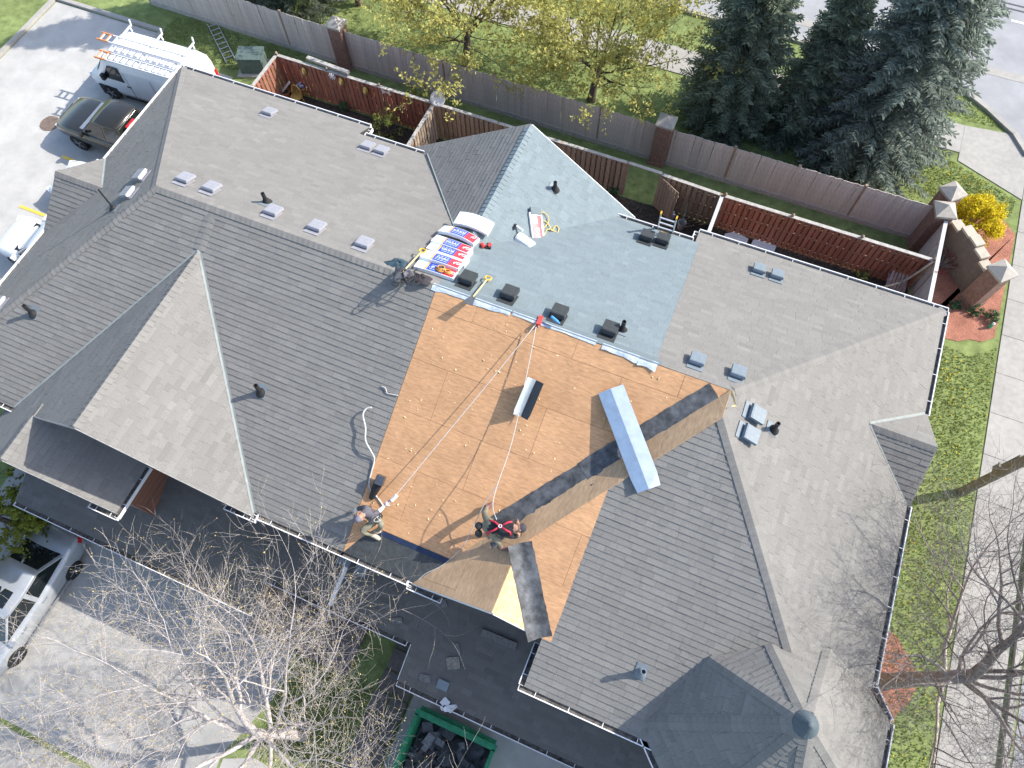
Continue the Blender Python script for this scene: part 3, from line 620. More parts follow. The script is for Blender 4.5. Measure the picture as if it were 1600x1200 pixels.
# ------------------------------------------------------------------ shingle bundles in printed wrappers
m_wrap = M('white_wrapper', (.82, .83, .84), .35, .04, 6, .3, 15)
m_pblue = M('print_blue', (.02, .07, .42), .35, .1, 9); m_pred = M('print_red', (.62, .045, .06), .35, .08, 9); m_por = M('print_orange', (.8, .34, .1), .35, .05, 9); m_pmint = M('print_mint', (.55, .8, .74), .35, .05, 9)
BG = 'shingle bundles stacked on the ridge'
def slab(b, x0, x1, y0, y1, z0, z1, bend, n=10):
    vs = []
    for i in range(n + 1):
        x = x0 + (x1 - x0) * i / n; d = -bend * x * x
        vs += [(x, y0, z0 + d), (x, y1, z0 + d), (x, y1, z1 + d), (x, y0, z1 + d)]
    fs = [(0, 1, 2, 3), tuple(n * 4 + j for j in (3, 2, 1, 0))]
    for i in range(n):
        for j in range(4): fs.append((i * 4 + j, (i + 1) * 4 + j, (i + 1) * 4 + (j + 1) % 4, i * 4 + (j + 1) % 4))
    b.add(vs, fs)
def text(s, size, mat, parent, m4, align='CENTER'):
    cu = bpy.data.curves.new('lettering', 'FONT'); cu.body = s; cu.size = size; cu.align_x = align; cu.align_y = 'CENTER'; cu.extrude = .001; cu.materials.append(mat); cu.offset = size * .02
    o = bpy.data.objects.new('lettering', cu); me = bpy.data.meshes.new_from_object(o); bpy.data.objects.remove(o); bpy.data.curves.remove(cu)
    o = bpy.data.objects.new('lettering', me); C.objects.link(o); o.matrix_basis = m4; o.parent = parent; return o
def bundle(x, y, pl, off, label, bend=.0, rz=0.0, printed=True, L_=1.0, rot=None, wd=.34):
    p = PL(x, y, pl, off); m4 = pframe(pl, p) @ Matrix.Rotation(rz, 4, 'Z')
    if rot is not None: m4 = Matrix.Translation(p) @ rot
    root = bpy.data.objects.new('shingle_bundle', None); C.objects.link(root); root.matrix_basis = m4; WM[root.name] = m4; tag(root, label, 'shingle bundle', BG)
    b = MB(); slab(b, -L_ / 2, L_ / 2, -wd / 2, wd / 2, 0, .085, bend); b.build('wrapper', m_wrap, root, local=True)
    if printed:
        h = .086
        for nm, x0, x1, mt in (('red_panel', -.47, -.2, m_pred), ('blue_panel', -.197, .2, m_pblue), ('orange_stripe', .205, .25, m_por), ('mint_patch', .28, .46, m_pmint)):
            b = MB(); slab(b, x0, x1, -wd / 2 + .015, wd / 2 - (.1 if nm == 'mint_patch' else .015), h, h + .002, bend, 4); b.build(nm, mt, root, local=True)
        text('GAF', .15, m_wrap, root, Matrix.Translation((-.335, -.02, h + .004 - bend * .11)) @ Matrix.Rotation(math.atan(2 * bend * .335) , 4, 'Y'))
        b = MB(); rg = random.Random(len(label))
        for k in range(4):
            x_ = -.16
            while x_ < .14:
                w_ = rg.uniform(.03, .09); slab(b, x_, min(x_ + w_, .17), -.1 + k * .06, -.1 + k * .06 + (.03 if k == 1 else .014), h + .0025, h + .0035, bend, 2); x_ += w_ + .02
        b.build('fine_print', m_wrap, root, local=True)
    return root
bundle(681, 424, REAR, .03, 'printed shingle bundle at the front of the stack, coil of orange strap on it', .06, .06)
bundle(690, 409, REAR, .12, 'printed shingle bundle lying second from the front of the stack', .06, .03)
bundle(699, 396, REAR, .06, 'printed shingle bundle in the middle row of the stack', .05, .02)
bundle(706, 385, REAR, .1, 'printed shingle bundle just in front of the arched top one', .06, -.02)
bundle(717, 367, REAR, .22, 'arched printed shingle bundle at the back of the stack over the gable ridge', .32, -.05)
bundle(700, 405, REAR, .0, 'shingle bundle at the bottom of the stack, mostly covered', .05, .04, False); bundle(706, 392, REAR, .0, 'lowest shingle bundle under the arched one, only its end showing', .05, .0, False)
b1 = bundle(740, 348, (RGZ - .1, 0, 0), .12, 'plain white shingle bundle bent over the gable ridge beside the stack', .42, 0, False, .95, rot=Matrix.Rotation(math.pi, 4, 'Z') @ Matrix.Rotation(.08, 4, 'X'), wd=.42)
# opened red bundle and white bag on the new shingles
p = PL(838, 357, RGRP, .02); m4 = pframe(RGRP, p) @ Matrix.Rotation(-math.pi / 2 + .6, 4, 'Z')
root = bpy.data.objects.new('open_shingle_bundle', None); C.objects.link(root); root.matrix_basis = m4; WM[root.name] = m4; tag(root, 'opened shingle bundle with torn red and white wrapper on new shingles', 'shingle bundle')
b = MB(); slab(b, -.19, .19, -.55, .42, 0, .07, .3); b.build('wrapper', m_wrap, root, local=True)
b = MB(); slab(b, -.16, .13, -.4, .1, .072, .076, .3); slab(b, .02, .15, .1, .34, .072, .076, .3); b.build('red_panel', m_pred, root, local=True)
text('GAF', .16, m_wrap, root, Matrix.Translation((-.02, -.15, .08)) @ Matrix.Rotation(-math.pi / 2, 4, 'Z'))
b = MB(); slab(b, -.15, .17, .36, .56, .02, .09, .1); b.build('shingle_stack', m_new, root, local=True)
b = MB(); b.add([(-.25, -.62, .01), (.32, -.66, .02), (.28, -.46, .06), (.2, -.5, .09), (-.2, -.5, .09)], [(0, 1, 2, 3, 4)]); b.build('wrapper_flap', m_wrap, root, local=True)
p = PL(820, 379, RGRP, .1); b = MB(); rt = Matrix.Rotation(1.25, 3, 'Z') @ Matrix.Rotation(math.pi / 2, 3, 'X'); b.lathe([(.03, -.26), (.15, -.25), (.165, -.2), (.16, .2), (.15, .25), (.03, .26)], p, 14, rt); o = tag(b.build('paper_roll', m_wrap, smooth=False), 'fat white paper roll beside the opened red bundle', 'roll')
b = MB(); b.bar(PL(770, 388, RGRP, .04), PL(803, 380, RGRP, .04), .055, .055); tag(b.build('white_tube', m_wrap), 'thin white tube pointing from the red nail gun to the paper roll', 'tube')
# ------------------------------------------------------------------ hand tools
m_yel = M('tool_yellow', (.78, .45, .05), .5, .06, 9); m_ash = M('ash_wood_handle', (.68, .5, .24), .6, .1, 12); m_blk = M('black_plastic', (.03, .03, .033), .5, .1, 9); m_redt = M('tool_red', (.6, .06, .05), .4, .08, 9); m_steel = M('dark_steel', (.16, .16, .17), .4, .1, 9, metal=.7)
def shovel(hx, hy, bx, by, pl, hh, hb, label):
    a, e = HV(hx, hy, pl, hh), HV(bx, by, pl, hb); root = thing('roofing_shovel', label, 'shovel', e); d = (e - a).normalized(); sd = d.cross(Vector((0, 0, 1))).normalized()
    b = MB(); b.tube([a + d * .1, e], .019, 8); b.build('handle', m_ash, root)
    b = MB(); q = [a + d * .1, a + d * .08 + sd * .06, a + sd * .075, a - d * .045 + sd * .06, a - d * .05, a - d * .045 - sd * .06, a - sd * .075, a + d * .08 - sd * .06, a + d * .1]; b.tube(q, .02, 6); b.build('grip', m_yel, root)
    n = d.cross(sd); b = MB(); b.add([e - d * .05 + sd * .05, e - d * .05 - sd * .05, e + d * .3 - sd * .12, e + d * .3 + sd * .12] + [v + n * .012 for v in (e - d * .05 + sd * .05, e - d * .05 - sd * .05, e + d * .3 - sd * .12, e + d * .3 + sd * .12)], [(0, 1, 2, 3), (7, 6, 5, 4), (0, 4, 5, 1), (1, 5, 6, 2), (2, 6, 7, 3), (3, 7, 4, 0)]); b.build('blade', m_steel, root)
def HV(x, y, pl, h): return PL(x, y, (pl[0] + h, pl[1], pl[2]))
shovel(661, 391, 627, 427, REAR, .24, .12, 'roofing shovel with yellow grip leaning on the clothes pile'); shovel(763, 434, 739, 464, REAR, .12, .1, 'roofing shovel with yellow grip lying over the ridge onto plywood')
# red nail gun
p = PL(760, 384, RGRP, .06); root = thing('nail_gun', 'red and black nail gun beside the shingle bundles', 'nail gun', p)
b = MB(); b.tube([p + Vector((-.12, -.02, .05)), p + Vector((-.02, -.1, .06))], .05, 10); b.tube([p + Vector((.1, .06, .06)), p + Vector((.06, -.03, .06))], .045, 10); b.build('body', m_redt, root)
b = MB(); b.bar(p + Vector((-.06, -.08, .03)), p + Vector((.14, -.03, .03)), .06, .06); b.bar(p + Vector((.0, .06, .02)), p + Vector((.07, .0, .02)), .05, .05); b.build('magazine', m_blk, root)
p = PL(806, 353, RGRP, .04); root = thing('caulking_gun', 'caulking gun with white tube beside the open red bundle', 'caulking gun', p)
b = MB(); b.tube([p + Vector((.02, 0, 0)), p + Vector((.22, -.07, 0))], .03, 8); b.build('tube', m_wrap, root)
b = MB(); b.bar(p + Vector((-.05, .03, 0)), p + Vector((.02, 0, 0)), .05, .05); b.bar(p + Vector((-.03, .02, 0)), p + Vector((-.06, -.1, 0)), .03, .03); b.bar(p + Vector((0, 0, 0)), p + Vector((-.01, -.13, 0)), .03, .03); b.build('grip', m_blk, root)
# yellow air hose
hz = [(838, 333), (850, 332), (857, 340), (855, 350), (846, 357), (842, 348), (850, 345), (858, 352), (862, 360), (868, 353), (873, 357), (870, 365), (860, 369), (852, 366), (856, 358), (866, 361), (876, 365), (878, 370), (868, 374), (858, 373)]
def smooth_path(pts, k=5):
    out = []
    for i in range(len(pts) - 1):
        p0, p1, p2, p3 = pts[max(i - 1, 0)], pts[i], pts[i + 1], pts[min(i + 2, len(pts) - 1)]
        for j in range(k):
            t = j / k; out.append(.5 * ((2 * p1) + (p2 - p0) * t + (2 * p0 - 5 * p1 + 4 * p2 - p3) * t * t + (3 * p1 - p0 - 3 * p2 + p3) * t ** 3))
    return out + [pts[-1]]
b = MB(); b.tube(smooth_path([PL(x, y, RGRP, .03 + .02 * (i % 3)) for i, (x, y) in enumerate(hz)]), .013, 6); tag(b.build('air_hose', M('hose_yellow', (.7, .5, .12), .5, .05, 9), smooth=True), 'yellow air hose in loose coils on the new blue-grey shingles', 'hose')
# orange strap coil on the bundles
b = MB(); c0 = PL(689, 421, REAR, .14); ex, ey, nn = frame(REAR)
for k in range(4): b.tube([c0 + (ex * math.cos(t * .5 + k) * (.12 - .012 * k) + ey * math.sin(t * .5 + k) * (.1 - .01 * k)) + nn * (.02 * k) for t in range(14)], .014, 6)
for k in range(3): b.tube([c0 - ex * .18 + ey * .02 + (ex * math.cos(t * .5) * (.09 - .012 * k) + ey * math.sin(t * .5) * .06) + nn * (.02 * k) for t in range(14)], .012, 6)
tag(b.build('strap_coil', M('strap_orange', (.75, .33, .08), .6, .15, 9), smooth=True), 'orange strap coil lying on the front shingle bundle', 'strap')
p = PL(681, 419, REAR, .14); b = MB(); b.tube([p, p + Vector((.1, .05, .05)), p + Vector((.2, -.03, .04))], .03, 8); b.tube([p + Vector((.05, .08, 0)), p + Vector((.12, -.06, .03))], .025, 6); tag(b.build('harness_buckle', m_steel), 'dark metal harness buckle beside the orange strap', 'buckle')
# heap of work clothes and bag
def heap(name, x, y, pl, rx, ry, h, mat, label, cat, seed, off=.0):
    rg = random.Random(seed); p = PL(x, y, pl, off); ex, ey, nn = frame(pl); b = MB(); n, k = 22, 7; vs = []
    ph = [rg.uniform(0, 6.28) for _ in range(6)]
    for i in range(k + 1):
        for j in range(n):
            a = 2 * math.pi * j / n; r = i / k; wob = 1 + .18 * math.sin(3 * a + ph[0]) + .1 * math.sin(5 * a + ph[1])
            z = h * (1 - r ** 2) * (1 + .35 * math.sin(4 * a + ph[2] + 5 * r) + .25 * math.sin(7 * a + ph[3] - 8 * r)) + .012
            vs.append(p + ex * (rx * r * wob * math.cos(a)) + ey * (ry * r * wob * math.sin(a)) + nn * max(z, .012))
    fs = [(i * n + j, i * n + (j + 1) % n, (i + 1) * n + (j + 1) % n, (i + 1) * n + j) for i in range(k) for j in range(n)]
    vs += [v - nn * .012 for v in vs[-n:]]; fs += [(k * n + j, k * n + (j + 1) % n, (k + 1) * n + (j + 1) % n, (k + 1) * n + j) for j in range(n)]
    b.add(vs, fs); return tag(b.build(name, mat, smooth=True), label, cat)
heap('jacket', 622, 414, REAR, .3, .24, .09, M('teal_cloth', (.04, .075, .1), .9, .25, 9, .4, 20), 'crumpled dark teal jacket at the left end of the tool heap', 'jacket', 2)
heap('tool_bag', 633, 429, REAR, .3, .22, .1, M('grey_canvas', (.11, .11, .125), .9, .25, 12, .5, 20), 'slumped grey canvas tool bag beside the shingle stack', 'bag', 5, .03)
heap('work_clothes', 656, 436, REAR, .32, .18, .09, M('black_cloth', (.045, .04, .045), .9, .35, 12, .5, 20), 'heap of black work clothes in front of the shingle stack', 'clothes', 8, .02)
b = MB(); rg = random.Random(3)
for k in range(3): b.tube(smooth_path([PL(630 + rg.uniform(-18, 28), 433 + rg.uniform(-16, 14), REAR, .05 + .1 * rg.random()) for _ in range(6)]), .012, 6)
tag(b.build('strap_tangle', m_blk, smooth=True), 'tangle of black straps over the grey tool bag', 'strap')
p = PL(868, 500, REAR, .2); b = MB(); b.lathe([(.03, -.13), (.034, -.12), (.034, .06), (.014, .1), (.014, .13)], p, 10, Matrix.Rotation(1.2, 3, 'Z') @ Matrix.Rotation(math.pi / 2, 3, 'X')); tag(b.build('water_bottle', M('blue_bottle', (.1, .35, .75), .25, .1, 9), smooth=True), 'small blue water bottle lying on a black roof vent', 'bottle')
# ------------------------------------------------------------------ ropes and anchor
m_rope = M('white_rope', (.55, .55, .53), .8, .1, 60)
an = PL(840, 508, FRONT, .06); root = thing('roof_anchor', 'red safety anchor fixed at the ridge above the plywood', 'anchor', an)
b = MB(); t_ = PL(846, 494, REAR, .05); b.bar(PL(841, 507, REAR, .04), t_, .1, .03, frame(REAR)[2]); b.bar(an + Vector((0, -.02, -.03)), PL(841, 507, REAR, .03), .07, .03); b.build('anchor_plate', m_redt, root)
b = MB(); b.tube([an + Vector((.0, -.03, .04)) + Vector((math.cos(t * .7) * .045, math.sin(t * .7) * .045, 0)) for t in range(10)], .012, 6); b.build('ring', m_steel, root)
def rope(name, pts, label, r=.011, mat=None, cat='rope', k=4):
    b = MB(); b.tube(smooth_path(pts, k), r, 6); return tag(b.build(name, mat or m_rope, smooth=True), label, cat)
rope('safety_rope', [an + Vector((-.04, -.08, .08)), HV(770, 590, FRONT, .22), HV(690, 687, FRONT, .3), HV(618, 774, FRONT, .42), HV(606, 787, FRONT, .45)], 'taut white safety rope from the ridge anchor to the crouching worker', .009)
rope('lifeline', [an + Vector((0, -.1, .08)), HV(822, 590, FRONT, .3), HV(800, 690, FRONT, .5), HV(777, 758, FRONT, .75), HV(770, 790, FRONT, .9), HV(776, 812, FRONT, 1.0)], 'white safety rope from the ridge anchor to the bending worker in red harness', .0085)
rope('slack_rope', [HV(777, 758, FRONT, .74), HV(757, 787, FRONT, .5), HV(738, 826, FRONT, .3), HV(722, 855, FRONT, .12), HV(693, 882, FRONT, .04), HV(664, 897, FRONT, .03), HV(648, 912, FRONT, .02)], 'loose white rope end hanging down to the corner of the gutter', .009)
b = MB(); b.tube([HV(612, 782, FRONT, .43), HV(620, 774, FRONT, .43)], .045, 8); tag(b.build('rope_grab', m_wrap), 'white rope grab device on the rope of the crouching worker', 'rope grab')
rope('slack_cable', [PL(581, 637, FRONT, .12), PL(573, 638, FRONT, .12), PL(567, 648, FRONT, .16), PL(571, 668, FRONT, .16), PL(571, 688, FRONT, .18), PL(579, 704, FRONT, .16), PL(585, 717, FRONT, .06), PL(581, 735, FRONT, .04), PL(577, 752, FRONT, .03), PL(579, 765, FRONT, .03), PL(590, 778, FRONT, .03), PL(600, 792, FRONT, .04)], 'grey white cable curling along the edge of the old shingles', .02, M('grey_cable', (.55, .55, .53), .6, .05, 20), 'cable')
rope('frayed_cord', [PL(596, 604, FRONT, .04), PL(602, 606, FRONT, .05), PL(605, 614, FRONT, .04), PL(612, 616, FRONT, .04), PL(622, 618, FRONT, .04)], 'short frayed grey cord lying on the old shingles by the plywood edge', .012, MATS['grey_cable'], 'cord')
# loose vent elbow on the deck
p = PL(583, 772, FRONT, .05); root = thing('loose_roof_vent', 'black metal vent lying loose on the plywood edge above the crouching worker', 'vent', p)
b = MB(); b.box(HV(594, 750, FRONT, .22), (.2, .22, .13), Matrix.Rotation(math.atan(sF), 3, 'X')); b.build('hood', m_steel, root)
b = MB(); a1, a2 = HV(592, 753, FRONT, .14), PL(580, 779, FRONT, .03); b.tube([a1, a2], [.12, .06], 10); b.build('sleeve', M('black_sheet', (.02, .02, .025), .6, .1, 9), root)
# ------------------------------------------------------------------ bent metal valley sheets
m_galv = M('galvanised_sheet', (.72, .8, .86), .28, .05, 5, .12, 6, metal=.75)
def metal(name, A, B, wd, rise, label, up, dark=0):
    A, B = Vector(A), Vector(B); d = (B - A).normalized(); s = d.cross(up).normalized(); n = s.cross(d); b = MB(); k = 8; vs = []
    for i in range(k + 1):
        p = A.lerp(B, i / k); f = 1 - .12 * (i == k)
        vs += [p - s * wd * f - n * rise, p, p + s * wd * f - n * rise]
    m = len(vs); vs += [v - n * .004 for v in vs]
    b.add(vs, [(i * 3 + j, i * 3 + j + 1, i * 3 + j + 4, i * 3 + j + 3) for i in range(k) for j in range(2)] + [(m + i * 3 + j + 3, m + i * 3 + j + 4, m + i * 3 + j + 1, m + i * 3 + j) for i in range(k) for j in range(2)])
    if dark: b.mi = [1 if i % 2 == dark - 1 else 0 for i in range(len(b.mi))]  # shade on the half turned from the sun, put into its colour
    return tag(b.build(name, [m_galv, M('sheet_shaded_half', (.06, .065, .07), .5, .1, 6)]), label, 'metal sheet')
metal('valley_sheet', HV(954, 607, FRONT, .16), HV(1014, 764, WING, .22), .29, .07, 'long creased galvanised sheet lying across the stripped valley', Vector((-.1, -.3, 1)))
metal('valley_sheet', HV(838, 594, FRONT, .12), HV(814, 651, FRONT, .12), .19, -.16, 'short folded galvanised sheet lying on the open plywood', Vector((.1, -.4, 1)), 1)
# ------------------------------------------------------------------ fences
m_fgrey = M('weathered_grey_board', (.58, .52, .48), .9, .1, 5, .3, 50, rnd=.08, stretch=(8, 8, 1))
m_fcap = M('pale_fence_rail', (.42, .40, .37), .85, .12, 8)
m_fred = M('red_stained_board', (.36, .145, .1), .85, .12, 5, .3, 50, rnd=.16, stretch=(8, 8, 1))
m_fbrn = M('bare_brown_board', (.36, .28, .215), .9, .14, 5, .3, 50, rnd=.2, stretch=(8, 8, 1))
m_post = M('fence_post_wood', (.32, .24, .18), .9, .15, 8)
def fence(label, a, b_, h, mat, pitch=.15, bw=.148, double=False, post=2.4, cap=None, group=None, side=-1, kick=None, finial=False):
    A, B = Vector((*a, 0)), Vector((*b_, 0)); d = (B - A); L_ = d.length; d.normalize(); n = Vector((-d.y, d.x, 0)) * side
    root = thing('board_fence', label, 'fence', A, group=group); R = Matrix((d, n, Vector((0, 0, 1)))).transposed()
    me = MB(); me.box((0, 0, h / 2), (bw, .02, h), None); me = me.mesh('board', mat); k = int(L_ / pitch); rg = random.Random(int(abs(a[0]) * 100))
    for i in range(k):
        layers = (0, 1) if double else (0,)
        for l_ in layers:
            p = A + d * ((i + .5 + .5 * l_) * L_ / k) + n * (.03 if l_ == 0 else -.05); hh = 1 + rg.uniform(-.008, .004)
            m4 = Matrix.Translation(p + Vector((0, 0, .04))) @ R.to_4x4() @ Matrix.Rotation(rg.uniform(-.012, .012), 4, 'X') @ Matrix.Rotation(rg.uniform(-.008, .008), 4, 'Y') @ Matrix.Diagonal((1, 1, hh, 1)); link('board', me, root, mat=m4)
    for z in ((.3, h * .55, h - .2) if not kick else (h - .2,)):
        b = MB(); b.bar(A + Vector((0, 0, z)) - n * .01, B + Vector((0, 0, z)) - n * .01, .04, .08); b.build('rail', m_post, root)
    k2 = max(1, round(L_ / post))
    for i in range(k2 + 1):
        p = A.lerp(B, i / k2); b = MB(); b.box(p + Vector((0, 0, (h + .08) / 2)) - n * .01, (.1, .1, h + .08), R)
        if finial: b.lathe([(.03, h + .08), (.06, h + .13), (.055, h + .18), (.01, h + .22)], p - n * .01, 8)
        b.build('post', m_post, root)
    if cap: b = MB(); b.bar(A + Vector((0, 0, h + .06)), B + Vector((0, 0, h + .06)), .13, .035); b.build('cap_rail', cap, root)
    if kick: b = MB(); b.bar(A + Vector((0, 0, .11)) + n * .05, B + Vector((0, 0, .11)) + n * .05, .03, .22); b.build('kickboard', kick, root)
    return root
FG = 'grey boulevard fence sections'
fence('tall grey board fence section left of the first brick pillar', (-27.5, 21.15), (-17.35, 21.0), 1.85, m_fgrey, group=FG, kick=m_fcap)
fence('tall grey board fence section between the two brick pillars under the yellow trees', (-16.7, 21.0), (-3.0, 20.95), 1.85, m_fgrey, group=FG, kick=m_fcap)
fence('tall grey board fence section under the spruces, right of the second pillar', (-2.35, 20.95), (7.45, 20.95), 1.85, m_fgrey, group=FG, kick=m_fcap)
fence('grey side fence with pale cap from the corner pillar to the house', (7.92, 20.5), (7.92, 13.4), 1.8, m_fgrey, cap=M('pale_grey_cap', (.52, .53, .54), .7, .05, 8), side=-1)
fence('short red board-on-board fence at the left end of the rear yards', (-18.72, 15.0), (-18.72, 18.8), 1.75, m_fred, .2, .145, True, cap=m_fcap)
fence('long red board-on-board fence behind the left house with lanterns on it', (-18.7, 18.8), (-11.6, 18.8), 1.75, m_fred, .2, .145, True, cap=m_fcap, finial=True)
fence('bare wood partition fence under the satellite dish', (-11.52, 18.7), (-11.52, 13.4), 1.75, m_fbrn, .2, .145, True, cap=m_fcap, side=1)
fence('bare brown fence between the dish and the open gate', (-11.4, 18.8), (-3.45, 18.8), 1.75, m_fbrn, .2, .145, True, cap=m_fcap)
fence('short bare brown fence right of the open gate', (-2.1, 18.75), (.2, 18.65), 1.75, m_fbrn, .2, .145, True, cap=m_fcap)
fence('narrow partition fence with pale cap beside the covered barbecue', (.25, 18.6), (.25, 13.6), 1.75, m_fbrn, .2, .145, True, cap=MATS['pale_grey_cap'])
fence('long red board-on-board fence behind the right house', (.35, 18.65), (7.8, 18.65), 1.75, m_fred, .2, .145, True, cap=m_fcap, finial=True)
# gate leaf
g = thing('garden_gate', 'bare brown garden gate standing open beside the fence gap', 'gate', (-2.15, 18.75, 0)); A, B = Vector((-2.15, 18.72, 0)), Vector((-1.25, 18.2, 0)); d = (B - A).normalized()
b = MB(); b.bar((-3.4, 18.8, 1.82), (-2.1, 18.78, 1.82), .13, .04); b.build('lintel', m_fcap, g)
for i in range(7):
    p = A.lerp(B, (i + .5) / 7); b = MB(); b.box(p + Vector((0, 0, .9)), (.132, .022, 1.68), Matrix.Rotation(math.atan2(d.y, d.x), 3, 'Z')); b.build('board', m_fbrn, g)
for z in (.3, 1.5): b = MB(); n_ = Vector((d.y, -d.x, 0)) * -.03; b.bar(A + n_ + Vector((0, 0, z)), B + n_ + Vector((0, 0, z)), .03, .08); b.build('rail', m_post, g)
# ------------------------------------------------------------------ brick pillars and the stepped entry wall
m_pil = M('brown_brick_pillar', (.24, .15, .12), .9, .12, 9, .35, 40); m_stone = M('cast_stone', (.42, .385, .335), .85, .06, 6, .2, 60)
def pillar(x, y, h, wd, label, rz=0.0, group='brick fence pillars'):
    r = thing('brick_pillar', label, 'pillar', (x, y, 0), rz, group); b = MB(); b.box((0, 0, h / 2), (wd, wd, h)); b.build('shaft', m_pil, r, local=True)
    c = wd / 2 + .06; b = MB(); b.add([(-c, -c, h), (c, -c, h), (c, c, h), (-c, c, h), (-c, -c, h + .09), (c, -c, h + .09), (c, c, h + .09), (-c, c, h + .09), (0, 0, h + .34)], [(3, 2, 1, 0), (0, 1, 5, 4), (1, 2, 6, 5), (2, 3, 7, 6), (3, 0, 4, 7), (4, 5, 8), (5, 6, 8), (6, 7, 8), (7, 4, 8)]); b.build('cap', m_stone, r, local=True)
    b = MB(); b.box((0, 0, .09), (wd + .06, wd + .06, .2)); b.build('plinth', m_pil, r, local=True)
pillar(-17.03, 21.0, 2.1, .58, 'brick pillar with worn stone cap on the left, beside the evergreen'); pillar(-2.67, 20.95, 2.1, .58, 'brick pillar with pointed stone cap between yellow tree and spruce')
pillar(7.75, 20.75, 2.0, .6, 'corner pillar with pale pyramid cap, the lower of the two beside the yellow bush', .25); pillar(7.9, 21.75, 1.95, .6, 'corner pillar with pale pyramid cap, the upper of the two beside the yellow bush', .78)
pillar(9.98, 18.95, 1.9, .62, 'pillar with pale pyramid cap at the pavement end of the entry wall', .78)
ew = thing('entry_wall', 'stucco entry wall with stepped stone coping beside the yellow bush', 'wall', (8.9, 19.9, 0)); A, B = Vector((8.1, 21.3, 0)), Vector((9.8, 19.2, 0)); d = (B - A).normalized()
m_stuc = M('brown_stucco', (.17, .14, .12), .9, .08, 6, .3, 80)
hs = [1.35, 1.45, 1.7, 1.75, 1.62, 1.45]
for i, h in enumerate(hs):
    p, q = A.lerp(B, i / 6), A.lerp(B, (i + 1) / 6); b = MB(); b.bar(p + Vector((0, 0, h / 2)), q + Vector((0, 0, h / 2)), .28, h); b.build('wall_panel', m_stuc, ew)
    b = MB(); b.bar(p + d * .004 + Vector((0, 0, h + .04)), q - d * .004 + Vector((0, 0, h + .04)), .36, .09); b.build('coping_stone', M('pale_coping', (.48, .43, .35), .85, .06, 6, .2, 60), ew)
# ------------------------------------------------------------------ yard things
m_gold = M('gold_lantern', (.55, .4, .12), .4, .1, 12, metal=.4); m_terr = M('terracotta', (.42, .16, .08), .8, .1, 9); m_plw = M('white_plastic', (.75, .76, .78), .5, .03, 6)
def lantern(x, y, label):
    p = G(x, y, 1.2); p.y = 18.66; p.z = CAM.z + (p.y / ray(x, y).y) * ray(x, y).z; p.x = (p.y / ray(x, y).y) * ray(x, y).x
    r = thing('wall_lantern', label, 'lantern', p, group='lanterns on the red fence'); b = MB(); b.lathe([(.02, -.2), (.09, -.1), (.11, 0), (.08, .12), (.02, .2)], p, 10); b.build('cage', m_gold, r, smooth=True); b = MB(); b.lathe([(.05, -.08), (.06, 0), (.04, .08)], p + Vector((0, -.07, 0)), 8); b.build('glass', M('amber_glass', (.6, .5, .25), .2, .1, 9), r)
lantern(475, 112, 'oval gold lantern on the red fence, nearest the fence corner'); lantern(533, 128, 'oval gold lantern on the red fence beside the white flower ornament'); lantern(571, 142, 'oval gold lantern on the red fence, the one farthest right')
def onfence(x, y): r_ = ray(x, y); t = 18.68 / r_.y; return CAM + r_ * t
p = onfence(519, 119); b = MB()
for k in range(8):
    a = k * math.pi / 4; b.box(p + Vector((math.cos(a) * .1, -.02, math.sin(a) * .1)), (.11, .02, .05), Matrix.Rotation(-a, 3, 'Y'))
b.lathe([(.05, -.02), (.05, .02)], p + Vector((0, -.04, 0)), 8, Matrix.Rotation(math.pi / 2, 3, 'X')); tag(b.build('flower_ornament', m_plw), 'white daisy ornament hung on the red fence', 'ornament')
p = onfence(604, 143); b = MB()
for s in (-1, 1): b.add([p + Vector((0, -.03, 0)), p + Vector((s * .2, -.06, .14)), p + Vector((s * .17, -.06, -.12))], [(0, 1, 2)])
tag(b.build('butterfly_ornament', m_plw), 'pale butterfly ornament near the right end of the red fence', 'ornament')
b = MB(); b.bar(G(480, 90, 1.95) , G(545, 114, 1.95), .16, .1); tag(b.build('timber_beam', m_fcap), 'pale timber beam laid along the back of the red fence', 'beam')
b = MB(); b.bar(G(437, 148, .1), G(452, 128, .8), .1, .07); tag(b.build('white_plank', m_plw), 'white downpipe length leaning in the yard corner', 'plank')
p = G(448, 152, 0); r = thing('plant_pot', 'terracotta plant pot in the left yard corner', 'pot', p); b = MB(); b.lathe([(.15, 0), (.2, .3), (.22, .32), (.19, .33), (.18, .28), (.001, .27)], p, 14); b.build('pot', m_terr, r); b = MB(); b.lathe([(.16, .285), (.001, .3)], p, 10); b.build('soil', m_soil, r)
p = G(476, 150, 0); r = thing('flower_basket', 'wire flower basket with blue and white blooms in the left yard', 'basket', p); b = MB()
for k in range(4): a = k * 1.57; b.tube([p + Vector((math.cos(a) * .2, math.sin(a) * .2, 0)), p + Vector((math.cos(a) * .12, math.sin(a) * .12, .5))], .014, 5)
b.tube([p + Vector((math.cos(t * .5) * .2, math.sin(t * .5) * .2, .5)) for t in range(14)], .014, 5); b.build('stand', m_gold, r); b = MB(); rg = random.Random(5)
for k in range(60): q = p + Vector((rg.gauss(0, .09), rg.gauss(0, .09), .55 + rg.random() * .12)); b.box(q, (.05, .05, .03), Matrix.Rotation(rg.uniform(0, 3), 3, 'X'), rg.random(), rg.choice((0, 1)))
b.build('blooms', [m_plw, M('violet_petals', (.12, .12, .4), .8, .1, 9)], r)
p = G(492, 128, 0); r = thing('wicker_chair', 'gold wicker garden chair against the red fence', 'chair', (p.x, 18.2, 0)); p = Vector((p.x, 18.2, 0)); b = MB(); b.tube([p + Vector((math.cos(a * .35) * .25, .1 + abs(math.sin(a * .35)) * .05, .42 + math.sin(a * .35) * .5)) for a in range(10)], .025, 6)
